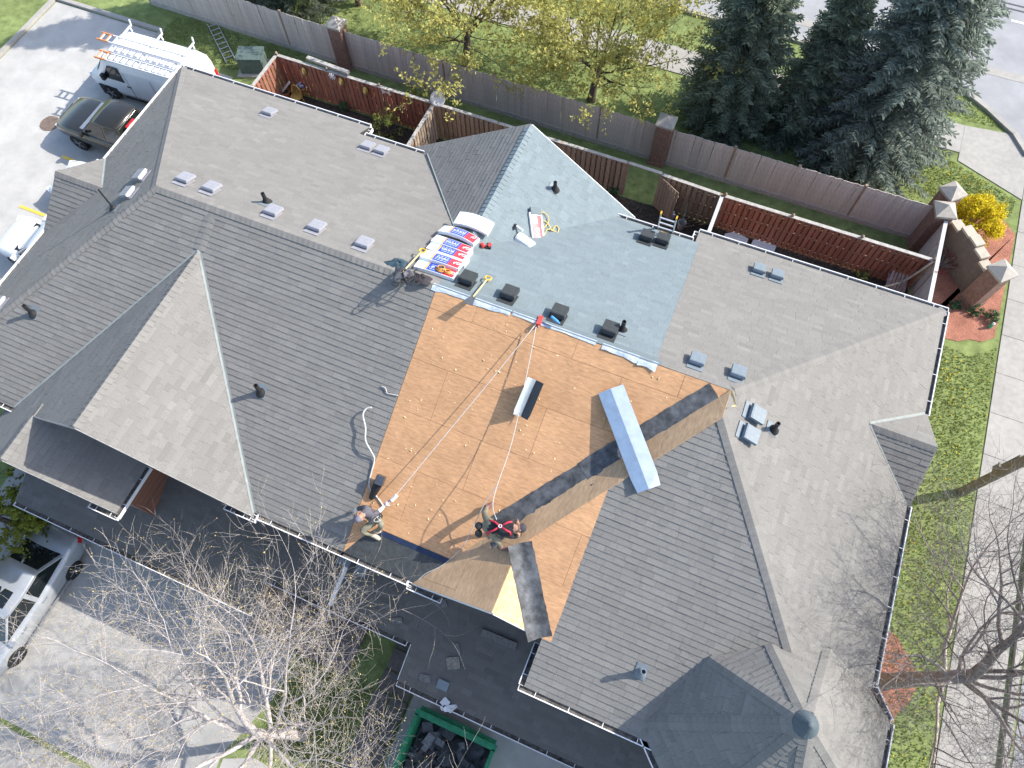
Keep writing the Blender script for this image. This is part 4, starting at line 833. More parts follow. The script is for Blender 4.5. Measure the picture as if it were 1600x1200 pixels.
for k in range(5): b.tube([p + Vector((-.18 + k * .09, .12, .42)), p + Vector((-.16 + k * .08, .16, .85))], .014, 5)
b.build('backrest', m_gold, r); b = MB(); b.lathe([(.24, .38), (.25, .42), (.001, .44)], p, 12); b.build('seat', m_gold, r)
for sx in (-1, 1):
    for sy in (-1, 1): b = MB(); b.tube([p + Vector((sx * .2, sy * .18, 0)), p + Vector((sx * .17, sy * .15, .4))], .018, 5); b.build('leg', m_gold, r)
# satellite dish on the fence corner
p = Vector((-11.5, 18.85, 1.75)); r = thing('satellite_dish', 'round white satellite dish on the fence corner post', 'satellite dish', p); c = G(684, 154, 2.25); ax = (CAM * .35 + Vector((-2, -30, 30)) * .65 - c).normalized(); Rm = ax.to_track_quat('Z', 'Y').to_matrix()
b = MB(); b.lathe([(.001, -.02), (.12, -.012), (.22, .012), (.29, .04), (.295, .034), (.22, .0), (.12, -.025), (.001, -.035)], c, 24, Rm); b.build('reflector', M('dish_white', (.78, .79, .8), .5, .03, 6), r, smooth=True)
b = MB(); b.tube([p, c - ax * .12, c - ax * .02], .03, 8); b.build('mast', m_ventg, r); b = MB(); b.tube([c - Rm @ Vector((0, .27, 0)), c + ax * .22 - Rm @ Vector((0, .12, 0))], .014, 6); b.box(c + ax * .23 - Rm @ Vector((0, .1, 0)), (.07, .07, .1), Rm); b.build('feed_arm', m_ventg, r)
q = MB(); q.tube(smooth_path([c + Rm @ Vector((-.14 + i * .035, .08 + .03 * ((i * 7) % 3 - 1), .02)) for i in range(8)], 3), .008, 4); q.build('logo_script', M('logo_grey', (.3, .3, .32), .6, .05, 9), r)
# utility box, ladders
p = G(400, 108, 0); r = thing('utility_box', 'green-grey utility transformer box on the grass by the red fence', 'utility box', p, .35); b = MB(); b.box((0, 0, .4), (1.05, .75, .8)); b.build('cabinet', M('box_green', (.11, .15, .14), .6, .08, 8), r, local=True); b = MB(); b.box((0, 0, .83), (1.12, .82, .06)); b.build('lid', MATS['box_green'], r, local=True); b = MB(); b.box((0, 0, .03), (1.4, 1.1, .1)); b.build('pad', m_conc, r, local=True); b = MB(); b.box((-.2, -.385, .4), (.04, .02, .12)); b.build('latch', m_steel, r, local=True)
m_alu = M('aluminium', (.68, .69, .71), .35, .06, 9, metal=.6)
def ladder(A, B, wd, side, label, mrail, mrung, sp=.3, name='ladder', group=None, cat='ladder', tip=None):
    A, B = Vector(A), Vector(B); side = Vector(side).normalized(); r = thing(name, label, cat, A, group=group); d = (B - A); L_ = d.length; d.normalize(); n = d.cross(side)
    for s in (-1, 1): b = MB(); b.bar(A + side * s * wd / 2, B + side * s * wd / 2, .03, .075, n if abs(n.z) < .99 else n); b.build('rail', mrail, r)
    me = MB(); me.bar(-side * (wd / 2 - .01), side * (wd / 2 - .01), .035, .035); me = me.mesh('rung', mrung)
    for i in range(int(L_ / sp)): link('rung', me, r, mat=Matrix.Translation(A + d * ((i + .5) * sp)))
    if tip:
        for s in (-1, 1): b = MB(); b.bar(B + side * s * wd / 2 - d * .08, B + side * s * wd / 2 + d * .02, .04, .085, n); b.build('rail_cap', tip, r)
    return r
ladder(G(331, 36, .05), G(361, 96, .05), .42, (.6, .75, 0), 'aluminium ladder lying on the shaded grass near the grey fence', m_alu, m_alu, .33)
ladder((-.93, 14.5, 0), (-.96, 12.72, 7.15), .44, (1, 0, 0), 'extension ladder leaning on the rear gutter, its top above the new shingles', m_alu, m_alu, .3, tip=m_yel)
b = MB(); b.box(PL(1037, 366, REAR, .03), (.2, .1, .06)); tag(b.build('ladder_stabiliser', m_yel), 'yellow ladder clamp at the gutter under the extension ladder', 'clamp')
# right yard clutter
p = Vector((-.35, 16.6, 0)); r = thing('covered_barbecue', 'barbecue under a black cover behind the bare brown fence', 'barbecue', p); b = MB(); b.lathe([(.5, 0), (.52, .5), (.48, .95), (.36, 1.12), (.12, 1.16), (.001, 1.16)], p, 12); b.build('cover', M('black_vinyl_cover', (.03, .032, .04), .5, .2, 6, .3, 10), r, smooth=True); b = MB(); b.box(p + Vector((.0, .0, .02)), (.9, .8, .05)); b.build('base', m_blk, r)
p = G(1063, 356, 0); r = thing('bucket', 'dirty white bucket with a pole beside the covered barbecue', 'bucket', p); b = MB(); b.lathe([(.13, 0), (.16, .36), (.165, .37), (.15, .37), (.12, .04), (.001, .04)], p, 14); b.build('pail', M('dirty_white', (.5, .48, .44), .7, .15, 8), r); b = MB(); b.tube([p + Vector((.02, .02, .05)), p + Vector((-.1, .9, 1.35))], .014, 6); b.build('pole', M('pole_teal', (.3, .45, .45), .5, .1, 9), r)
b = MB(); p = G(1047, 340, 0); b.lathe([(.16, 0), (.18, .2), (.1, .28), (.001, .3)], p, 12); tag(b.build('planter_ball', M('pale_violet', (.35, .34, .45), .6, .1, 9), smooth=True), 'pale round planter behind the extension ladder top', 'planter')
for x, y, l_ in ((1148, 378, 'pale foam board lying in the right yard, nearer the partition fence'), (1192, 388, 'pale foam board lying in the right yard, the larger one')):
    b = MB(); p = G(x, y, .03); b.add([p + Vector(v) for v in ((-.5, -.5, 0), (.4, -.5, 0), (.45, .3, 0), (-.1, .45, 0), (-.45, .2, 0), (-.5, -.5, .05), (.4, -.5, .05), (.45, .3, .05), (-.1, .45, .05), (-.45, .2, .05))], [(4, 3, 2, 1, 0), (5, 6, 7, 8, 9)] + [(i, (i + 1) % 5, 5 + (i + 1) % 5, 5 + i) for i in range(5)]); tag(b.build('foam_board', m_plw), l_, 'board')
p = G(1392, 448, 0); r = thing('deck_chair', 'weathered pinkish slatted deck chair at the house corner in the right yard', 'chair', p); m_dc = M('pinkish_weathered_slat', (.42, .3, .27), .9, .15, 8, rnd=.1)
for i in range(5): b = MB(); b.bar(p + Vector((-.22 + i * .11, -.35, .35)), p + Vector((-.25 + i * .125, .35, .85)), .09, .02); b.build('slat', m_dc, r)
for s in (-1, 1): b = MB(); b.bar(p + Vector((s * .3, -.5, .0)), p + Vector((s * .3, -.35, .5)), .05, .05); b.bar(p + Vector((s * .3, -.5, .5)), p + Vector((s * .3, .2, .52)), .09, .025); b.build('arm', m_dc, r)
b = MB(); b.tube(smooth_path([Vector((6.2, 17.3, .3)), Vector((6.6, 17.6, .8)), Vector((7.2, 17.9, 1.2)), Vector((7.75, 18.5, 1.9))]), .04, 6); tag(b.build('grey_branch', M('dead_branch', (.3, .25, .2), .9, .2, 9)), 'dead grey branch leaning into the corner of the right yard fence', 'branch')
p = G(1545, 512, 0); r = thing('garden_marker', 'small green and white marker post at the pavement edge', 'marker', p); b = MB(); b.lathe([(.06, 0), (.06, .22), (.04, .26), (.001, .27)], p, 10); b.build('body', M('marker_green', (.05, .4, .22), .5, .1, 9), r); b = MB(); b.lathe([(.045, .26), (.05, .32), (.001, .36)], p, 10); b.build('cap', m_plw, r)
p = G(78, 193, .014); r = thing('manhole_cover', 'round brown manhole cover in the parking lot', 'manhole cover', p); b = MB(); b.lathe([(.42, 0), (.42, .012), (.001, .012)], p, 24); b.build('rim', M('rusty_iron', (.2, .15, .12), .8, .15, 9), r); b = MB()
for i in range(-3, 4): b.bar(p + Vector((-.3, i * .1, .016)), p + Vector((.3, i * .1, .016)), .04, .012)
b.build('rib', MATS['rusty_iron'], r)
strip('parking_line', [(-25.6, 9.2), (-22.5, 9.2)], .12, .024, m_yelp, bpy.data.objects['parking_lot']); strip('parking_line', [(-25.6, 11.95), (-22.5, 11.95)], .12, .024, m_yelp, bpy.data.objects['parking_lot'])
# utility pole
pb = Vector((10.73, 11.43, 0)); r = thing('utility_pole', 'wooden utility pole at the pavement with a sign board on it', 'utility pole', pb); b = MB(); b.tube([pb, pb + Vector((0, 0, 9.5))], [.15, .12], 12); b.build('shaft', M('pole_wood', (.24, .21, .165), .9, .15, 8, stretch=(6, 6, 1)), r, smooth=True)
b = MB(); b.box(pb + Vector((.02, .2, 2.6)), (.1, .12, .9)); b.box(pb + Vector((.02, .24, 1.9)), (.12, .2, .35)); b.build('meter_conduit', M('conduit_grey_green', (.2, .19, .14), .7, .1, 8), r); b = MB(); b.box(pb + Vector((.05, .2, 4.0)), (.5, .06, .55)); b.build('sign_board', M('sign_back', (.4, .45, .43), .6, .06, 8), r)
# dumpster
m_dg = M('dumpster_green', (.03, .22, .11), .6, .15, 6, .2, 20); z1 = 1.5; D0, D1, D2 = Vector((-2.62, -1.2, 0)), Vector((-.36, -1.14, 0)), Vector((-2.6, -4.6, 0))
r = thing('dumpster', 'open green metal dumpster in front of the middle house', 'dumpster', (-1.5, -2.9, 0)); X = Vector((1, .02, 0)); wx, wy = 2.25, 3.6; c = Vector((-1.48, -1.18 - wy / 2, 0))
for nm, s, dim in (('side_wall', (0, wy / 2 - .03, 0), (wx, .06, z1)), ('side_wall', (0, -wy / 2 + .03, 0), (wx, .06, z1)), ('side_wall', (-wx / 2 + .03, 0, 0), (.06, wy - .12, z1)), ('side_wall', (wx / 2 - .03, 0, 0), (.06, wy - .12, z1))):
    b = MB(); b.box(c + Vector(s) + Vector((0, 0, z1 / 2)), dim); b.build(nm, m_dg, r)
for s, dim in (((0, wy / 2, 0), (wx + .14, .16, .1)), ((0, -wy / 2, 0), (wx + .14, .14, .1)), ((-wx / 2, 0, 0), (.1, wy - .1, .1)), ((wx / 2, 0, 0), (.1, wy - .1, .1))): b = MB(); b.box(c + Vector(s) + Vector((0, 0, z1)), dim); b.build('rim', m_dg, r)
for k in range(4): b = MB(); b.box(c + Vector((-wx / 2 + .3 + k * .55, wy / 2 + .05, z1 / 2)), (.1, .1, z1 - .15)); b.build('rib', m_dg, r)
b = MB(); b.box(c + Vector((0, wy / 2 + .12, z1 - .25)), (wx, .12, .08)); b.build('top_beam', m_dg, r); b = MB(); b.box(c + Vector((0, 0, .05)), (wx - .1, wy - .1, .08)); b.build('floor', m_steel, r)
b = MB(); rg = random.Random(21)
for i in range(240): b.box(c + Vector((rg.uniform(-.98, .98), rg.uniform(-1.65, 1.65), rg.uniform(.1, .75))), (rg.uniform(.1, .5), rg.uniform(.1, .35), .012), Matrix.Rotation(rg.uniform(0, 6), 3, 'Z') @ Matrix.Rotation(rg.uniform(-.9, .9), 3, 'X'), rg.random())
o = b.build('roofing_waste', M('torn_shingle_waste', (.1, .1, .105), .9, .2, 20, tint=(.3, 2.6)), tint=True); o['kind'] = 'stuff'; o['label'] = 'torn shingles and felt filling the green dumpster'; o['category'] = 'waste'
# scraps on the lower roof
def scrap(x, y, w_, l_, rz, mat, label, name='shingle_scrap', h=.012):
    p = PL(x, y, LOW, .03); m4 = pframe(LOW, p) @ Matrix.Rotation(rz, 4, 'Z'); b = MB(); b.box((0, 0, h / 2), (l_, w_, h)); o = link(name, b.mesh(name, mat), None, mat=m4); tag(o, label, 'scrap', 'scraps on the lower roof'); return o
m_sc = M('scrap_felt', (.16, .155, .15), .9, .2, 20); scrap(780, 998, .18, .95, .02, m_sc, 'long dark strip lying on the shaded lower roof', 'felt_strip', .05); scrap(708, 1036, .3, .34, .5, M('scrap_tan', (.24, .21, .18), .9, .2, 20), 'square tan shingle scrap on the shaded lower roof'); scrap(716, 1014, .09, .3, -.9, m_sc, 'small narrow dark scrap above the square tan one')
scrap(692, 1070, .24, .3, 0, MATS['slate_vent'], 'blue-grey metal square near the lower gutter', 'metal_square', .03); scrap(664, 1060, .2, .3, .3, m_sc, 'flat dark scrap left of the blue-grey metal square'); scrap(690, 944, .2, .28, .6, m_sc, 'dark scrap just under the stripped gable gutter'); scrap(620, 970, .16, .3, .5, m_sc, 'dark scrap in the middle of the shaded lower roof')
b = MB(); rg = random.Random(4); p = PL(700, 1105, LOW, .06)
for i in range(9): b.box(p + Vector((rg.uniform(-.25, .25), rg.uniform(-.1, .1), rg.uniform(0, .06))), (rg.uniform(.08, .22), rg.uniform(.06, .14), .01), Matrix.Rotation(rg.uniform(0, 6), 3, 'Z') @ Matrix.Rotation(rg.uniform(-.5, .5), 3, 'X'))
tag(b.build('torn_paper', m_plw), 'torn white paper caught on the lower gutter above the dumpster', 'paper')
# ------------------------------------------------------------------ vehicles (local frame: x forward, y left, z up)
m_glass = M('car_glass', (.012, .016, .018), .06, .1, 3, spec=.7); m_tyre = M('tyre_rubber', (.02, .02, .021), .85, .1, 20); m_rim = M('alloy_rim', (.45, .46, .48), .35, .05, 9, metal=.7)
m_head = M('headlamp', (.7, .72, .75), .15, .05, 9); m_tail = M('tail_lamp', (.5, .02, .02), .2, .05, 9); m_trimk = M('black_trim', (.02, .02, .022), .5, .1, 9)
def loft(b, rings, mi=0):
    n = len(rings[0]); vs = [v for r in rings for v in r]; k = len(rings)
    b.add(vs, [(i * n + j, i * n + (j + 1) % n, (i + 1) * n + (j + 1) % n, (i + 1) * n + j) for i in range(k - 1) for j in range(n)] + [tuple(range(n - 1, -1, -1)), tuple((k - 1) * n + j for j in range(n))], .5, mi)
def ring(x, w_, zl, zt, cr=.04):
    h = zt - zl; half = [(w_ * .86, zl), (w_ * .97, zl + h * .2), (w_, zl + h * .55), (w_ * .985, zl + h * .82), (w_ * .93, zt - h * .03), (w_ * .8, zt + cr * .4), (w_ * .4, zt + cr * .85), (0, zt + cr)]
    return [(x, y, z) for y, z in half] + [(x, -y, z) for y, z in half[-2::-1]]
def wheel(root, x, y, r=.33, wd=.22):
    b = MB(); R = Matrix.Rotation(math.pi / 2, 3, 'X'); b.lathe([(r * .66, -wd / 2), (r * .95, -wd / 2), (r, -wd * .35), (r, wd * .35), (r * .95, wd / 2), (r * .66, wd / 2)], (x, y, r), 22, R); t = b.build('wheel', m_tyre, root, local=True)
    b = MB(); b.lathe([(r * .66, -wd * .42), (r * .6, -wd * .3), (r * .6, wd * .3), (r * .66, wd * .42)], (x, y, r), 18, R)
    for k in range(5): a = k * 2 * math.pi / 5; b.bar((x, y + math.copysign(wd * .42, y), r), (x + math.cos(a) * r * .63, y + math.copysign(wd * .42, y), r + math.sin(a) * r * .63), .03, .06, Vector((0, 1, 0)))
    o = b.build('rim', m_rim, None, local=True); o.parent = t
def panel(pts, off=.006, th=.01):
    P = [Vector(p) for p in pts]; n = (P[1] - P[0]).cross(P[2] - P[0]).normalized(); b = MB(); k = len(P); b.add([p + n * off for p in P] + [p - n * th for p in P], [tuple(range(k)), tuple(range(2 * k - 1, k - 1, -1))] + [(i, k + i, k + (i + 1) % k, (i + 1) % k) for i in range(k)]); return b
def car(name, label, cat, loc, rz, paint, st, gh, wheels, wr=.33, extra=None, sunroof=False):
    r = thing(name, label, cat, loc, rz); b = MB(); loft(b, [ring(*s) for s in st]); b.build('body', paint, r, smooth=True, local=True)
    x1, x2, x3, x4, wb, wt, zb, zb2, zt = gh                                   # windscreen base, roof front, roof rear, rear glass base
    B = [(x1, wb * .92, zb), (x4, wb * .9, zb2), (x4, -wb * .9, zb2), (x1, -wb * .92, zb)]; xm = (x2 + x3) / 2
    T = [(x2, wt * .9, zt), (xm, wt, zt + .015), (x3, wt * .9, zt - .02), (x3, -wt * .9, zt - .02), (xm, -wt, zt + .015), (x2, -wt * .9, zt)]; Mb = [(xm, wb, (zb + zb2) / 2), (xm, -wb, (zb + zb2) / 2)]
    V = [Vector(v) for v in B + T + Mb]; b = MB(); b.add(V, [(0, 4, 5, 10), (10, 5, 6, 1), (3, 11, 8, 9), (11, 2, 7, 8), (0, 3, 9, 4), (1, 6, 7, 2), (4, 9, 8, 5), (5, 8, 7, 6)]); b.build('cabin', paint, r, local=True)
    def ins(q, k): c = sum(q, Vector()) / len(q); return [c + (v - c) * k for v in q]
    for nm, q, k in (('windscreen', [V[0], V[3], V[9], V[4]], .93), ('rear_window', [V[2], V[1], V[6], V[7]], .86), ('side_window', [V[10], V[0], V[4], V[5]][::-1], .87), ('side_window', [V[1], V[10], V[5], V[6]][::-1], .87), ('side_window', [V[3], V[11], V[8], V[9]][::-1], .87), ('side_window', [V[11], V[2], V[7], V[8]][::-1], .87)):
        q = ins(q, k); n = (q[1] - q[0]).cross(q[2] - q[0]); c = sum(q, Vector()) / 4 - Vector((xm, 0, zt - .4))
        if n.dot(c) < 0: q = q[::-1]
        panel(q, .012, .004).build(nm, m_glass, r, local=True)
    rings = []
    for i in range(7):
        t = i / 6; x = x2 + (x3 - x2) * t + (.05 if i == 0 else -.05 if i == 6 else 0); ww = wt * (.91 + .1 * math.sin(math.pi * t)); z = zt + .028 * math.sin(math.pi * t)
        rings.append([(x, ww, z - .01), (x, ww * .9, z + .03), (x, 0, z + .055), (x, -ww * .9, z + .03), (x, -ww, z - .01)])
    b = MB(); loft(b, rings); b.build('roof', paint, r, smooth=True, local=True)
    if sunroof: b = MB(); b.box((x2 - .42, 0, zt + .074), (.5, .72, .012)); b.build('sunroof', m_glass, r, local=True)
    for x, y in wheels: wheel(r, x, y, wr)
    L1, L2 = st[-1], st[0]
    for s in (-1, 1):
        b = MB(); b.box((x1 - .12, s * (wb + .12), zb + .06), (.12, .2, .14)); b.build('mirror', paint, r, local=True)
    return r
p_sil = M('silver_paint', (.42, .44, .46), .3, .03, 3, metal=.35, coat=.6); p_blk = M('dark_bronze_paint', (.035, .033, .027), .22, .05, 3, metal=.3, coat=.8); p_wht = M('white_paint', (.8, .81, .82), .3, .02, 3, coat=.5)
SED = [(-2.32, .62, .42, .78), (-2.24, .82, .3, .93), (-1.9, .89, .22, 1.0), (-1.2, .91, .2, .98), (0, .92, .2, .95), (1.0, .91, .2, .93), (1.6, .89, .2, .88), (2.1, .82, .25, .76), (2.3, .62, .35, .6)]
c = car('parked_car', 'silver sedan parked on the driveway in front of the left house', 'car', (-15.32, -3.14, 0), -math.pi / 2, p_sil, SED, (1.12, .42, -.98, -1.72, .83, .66, .92, .98, 1.40), [(1.36, .8), (1.36, -.8), (-1.36, .8), (-1.36, -.8)], sunroof=True)
for s in (-1, 1):
    b = MB(); b.box((-2.18, s * .7, .82), (.16, .3, .13), Matrix.Rotation(s * .5, 3, 'Z')); b.build('tail_light', m_tail, c, local=True); b = MB(); b.box((2.12, s * .66, .66), (.22, .3, .1), Matrix.Rotation(-s * .4, 3, 'Z')); b.build('headlight', m_head, c, local=True)
    for x in (-.35, .6): b = MB(); b.box((x, s * .925, .8), (.2, .03, .03)); b.build('door_handle', m_rim, c, local=True)
    b = MB(); b.box((0, s * .9, .24), (2.2, .06, .05)); b.build('sill_trim', m_rim, c, local=True)
b = MB(); b.add([(-1.02, -.02, 1.44), (-1.02, .02, 1.44), (-1.2, 0, 1.5), (-1.1, -.02, 1.4), (-1.1, .02, 1.4)], [(0, 1, 2), (3, 2, 4), (0, 2, 3), (1, 4, 2)]); b.build('antenna', p_sil, c, local=True)
WC = [(-2.2, .6, .42, .8), (-2.1, .84, .3, .98), (-1.2, .9, .2, 1.0), (0, .91, .2, .98), (1.0, .91, .2, .97), (1.6, .89, .2, .93), (2.05, .84, .25, .82), (2.25, .66, .35, .66)]
for loc, lb in (((-22.3, 7.75, 0), 'white car parked beside the yellow line, only its front showing past the eave'), ((-22.15, 10.75, 0), 'white car between the pickup and the yellow line, mostly hidden by the roof')):
    c = car('parked_car', lb, 'car', loc, math.pi, p_wht, WC, (.95, .25, -1.1, -1.9, .84, .66, .97, 1.0, 1.48), [(1.35, .8), (1.35, -.8), (-1.35, .8), (-1.35, -.8)])
    for s in (-1, 1): b = MB(); b.box((2.05, s * .66, .72), (.24, .3, .12), Matrix.Rotation(-s * .4, 3, 'Z')); b.build('headlight', m_head, c, local=True)
    b = MB(); b.box((1.02, 0, .985), (.16, 1.3, .02)); b.build('wiper_cowl', m_trimk, c, local=True)
PK = [(-2.9, .9, .55, 1.05), (-2.8, .97, .5, 1.12), (-1.0, .98, .4, 1.14), (0, .98, .4, 1.16), (1.2, .98, .4, 1.17), (1.9, .96, .42, 1.13), (2.5, .9, .48, 1.04), (2.72, .74, .55, .9)]
c = car('pickup_truck', 'dark bronze pickup truck parked between the white van and a white car', 'truck', (-23.25, 13.55, 0), math.pi, p_blk, PK, (1.15, .45, -.75, -1.05, .9, .72, 1.16, 1.14, 1.78), [(1.75, .86), (1.75, -.86), (-1.75, .86), (-1.75, -.86)], .39)
b = MB(); b.box((-2.0, 0, 1.19), (1.6, 1.6, .03)); b.build('bed_liner', m_trimk, c, local=True); b = MB(); b.box((-.98, .1, 1.72), (.08, .5, .05)); b.build('brake_light', m_tail, c, local=True); b = MB(); b.box((1.22, 0, 1.205), (.18, 1.5, .03)); b.build('wiper_cowl', m_rim, c, local=True)
for s in (-1, 1): b = MB(); b.box((2.55, s * .66, .86), (.2, .36, .14), Matrix.Rotation(-s * .35, 3, 'Z')); b.build('headlight', m_head, c, local=True)
b = MB(); b.box((2.72, 0, .8), (.06, .9, .25)); b.build('grille', m_trimk, c, local=True)
for i in range(6): b = MB(); b.box((-1.06, -.6 + i * .24, 1.5), (.04, .14, .35)); b.build('rack_bar', m_rim if i % 2 else m_trimk, c, local=True)
# cargo van
v = thing('cargo_van', 'white cargo van with ladders on its roof rack', 'van', (-23.75, 16.55, 0), math.pi + .03)
def vr(x, w_, zl, zt): return [(x, w_ * .92, zl), (x, w_, zl + .25), (x, w_, zl + (zt - zl) * .5), (x, w_ * .97, zl + (zt - zl) * .8), (x, w_ * .88, zt - .03), (x, w_ * .6, zt + .02), (x, 0, zt + .035), (x, -w_ * .6, zt + .02), (x, -w_ * .88, zt - .03), (x, -w_ * .97, zl + (zt - zl) * .8), (x, -w_, zl + (zt - zl) * .5), (x, -w_, zl + .25), (x, -w_ * .92, zl)]
b = MB(); loft(b, [vr(-2.72, .9, .5, 1.95), vr(-2.65, .96, .35, 2.12), vr(-2.2, .99, .32, 2.2), vr(1.0, .99, .32, 2.2), vr(1.3, .98, .32, 2.12), vr(1.95, .96, .32, 1.32), vr(2.45, .9, .36, 1.1), vr(2.65, .8, .42, .9), vr(2.72, .7, .48, .72)]); b.build('body', p_wht, v, smooth=False, local=True)
panel([(1.36, -.78, 2.07), (1.9, -.86, 1.4), (1.9, .86, 1.4), (1.36, .78, 2.07)], .02, .005).build('windscreen', m_glass, v, local=True)
for s in (-1, 1):
    q = [(1.05, s * .965, 1.95), (.55, s * .97, 1.95), (.55, s * 1.0, 1.25), (1.6, s * .985, 1.25)]; panel(q if s < 0 else q[::-1], .012, .005).build('side_window', m_glass, v, local=True)
    b = MB(); b.box((1.5, s * 1.08, 1.35), (.14, .16, .26)); b.build('mirror', m_trimk, v, local=True); b = MB(); b.box((.45, s * .995, 1.05), (.2, .03, .05)); b.build('door_handle', m_trimk, v, local=True)
    for x in (.4, -.9): b = MB(); b.box((x, s * .997, 1.1), (.015, .012, 1.35)); b.build('door_seam', m_ventg, v, local=True)
    b = MB(); b.box((-2.68, s * .86, 1.2), (.1, .14, .4)); b.build('tail_light', m_tail, v, local=True); b = MB(); b.box((2.5, s * .68, .9), (.25, .28, .16)); b.build('headlight', m_head, v, local=True); b = MB(); b.box((-.3, s * .98, .36), (2.6, .05, .08)); b.build('sill_trim', m_trimk, v, local=True)
    b = MB(); b.box((1.75, s * .985, .45), (.9, .04, .5)); b.build('wheel_arch', m_trimk, v, local=True)
for x, y in ((1.75, .9), (1.75, -.9), (-1.75, .9), (-1.75, -.9)): wheel(v, x, y, .36)
m_rack = M('white_rack', (.75, .76, .78), .4, .03, 6)
for x in (-2.1, -.6, .9): b = MB(); b.bar((x, -1.02, 2.4), (x, 1.02, 2.4), .06, .05); b.bar((x, -.9, 2.18), (x, -.9, 2.42), .05, .05); b.bar((x, .9, 2.18), (x, .9, 2.42), .05, .05); b.bar((x, -1.0, 2.4), (x, -1.05, 2.62), .05, .05); b.build('rack_bar', m_rack, v, local=True)
LGV = 'ladders on the van rack'; m_fib = M('orange_fibreglass', (.75, .3, .12), .5, .06, 9); vm = WM[v.name]
def vl(x, y, z): return vm @ Vector((x, y, z))
ladder(vl(1.2, .92, 2.46), vl(-2.6, .92, 2.46), .38, (0, 1, 0), 'orange-tipped ladder on the van rack, the one nearest the pickup', m_rack, m_rack, .3, group=LGV); ladder(vl(.85, .47, 2.46), vl(-2.4, .47, 2.46), .36, (0, 1, 0), 'shorter aluminium ladder in the middle of the van rack', m_alu, m_rack, .3, group=LGV); ladder(vl(1.7, .02, 2.46), vl(-2.3, .02, 2.46), .38, (0, 1, 0), 'orange-tipped ladder on the van rack, on the side of the grey fence', m_rack, m_rack, .3, group=LGV)
for r_, y, x in ((0, .92, 1.2), (2, .02, 1.7)):
    par = [o for o in bpy.data.objects if o.get('group') == LGV][r_]
    for s in (-1, 1): b = MB(); b.bar(vl(x - .55, y + s * .19, 2.463), vl(x + .01, y + s * .19, 2.463), .036, .082); b.build('rail_cap', m_fib, par)
    for k in range(2): b = MB(); b.bar(vl(x - .12 - k * .3, y - .17, 2.463), vl(x - .12 - k * .3, y + .17, 2.463), .05, .042); b.build('rung', m_fib, par)
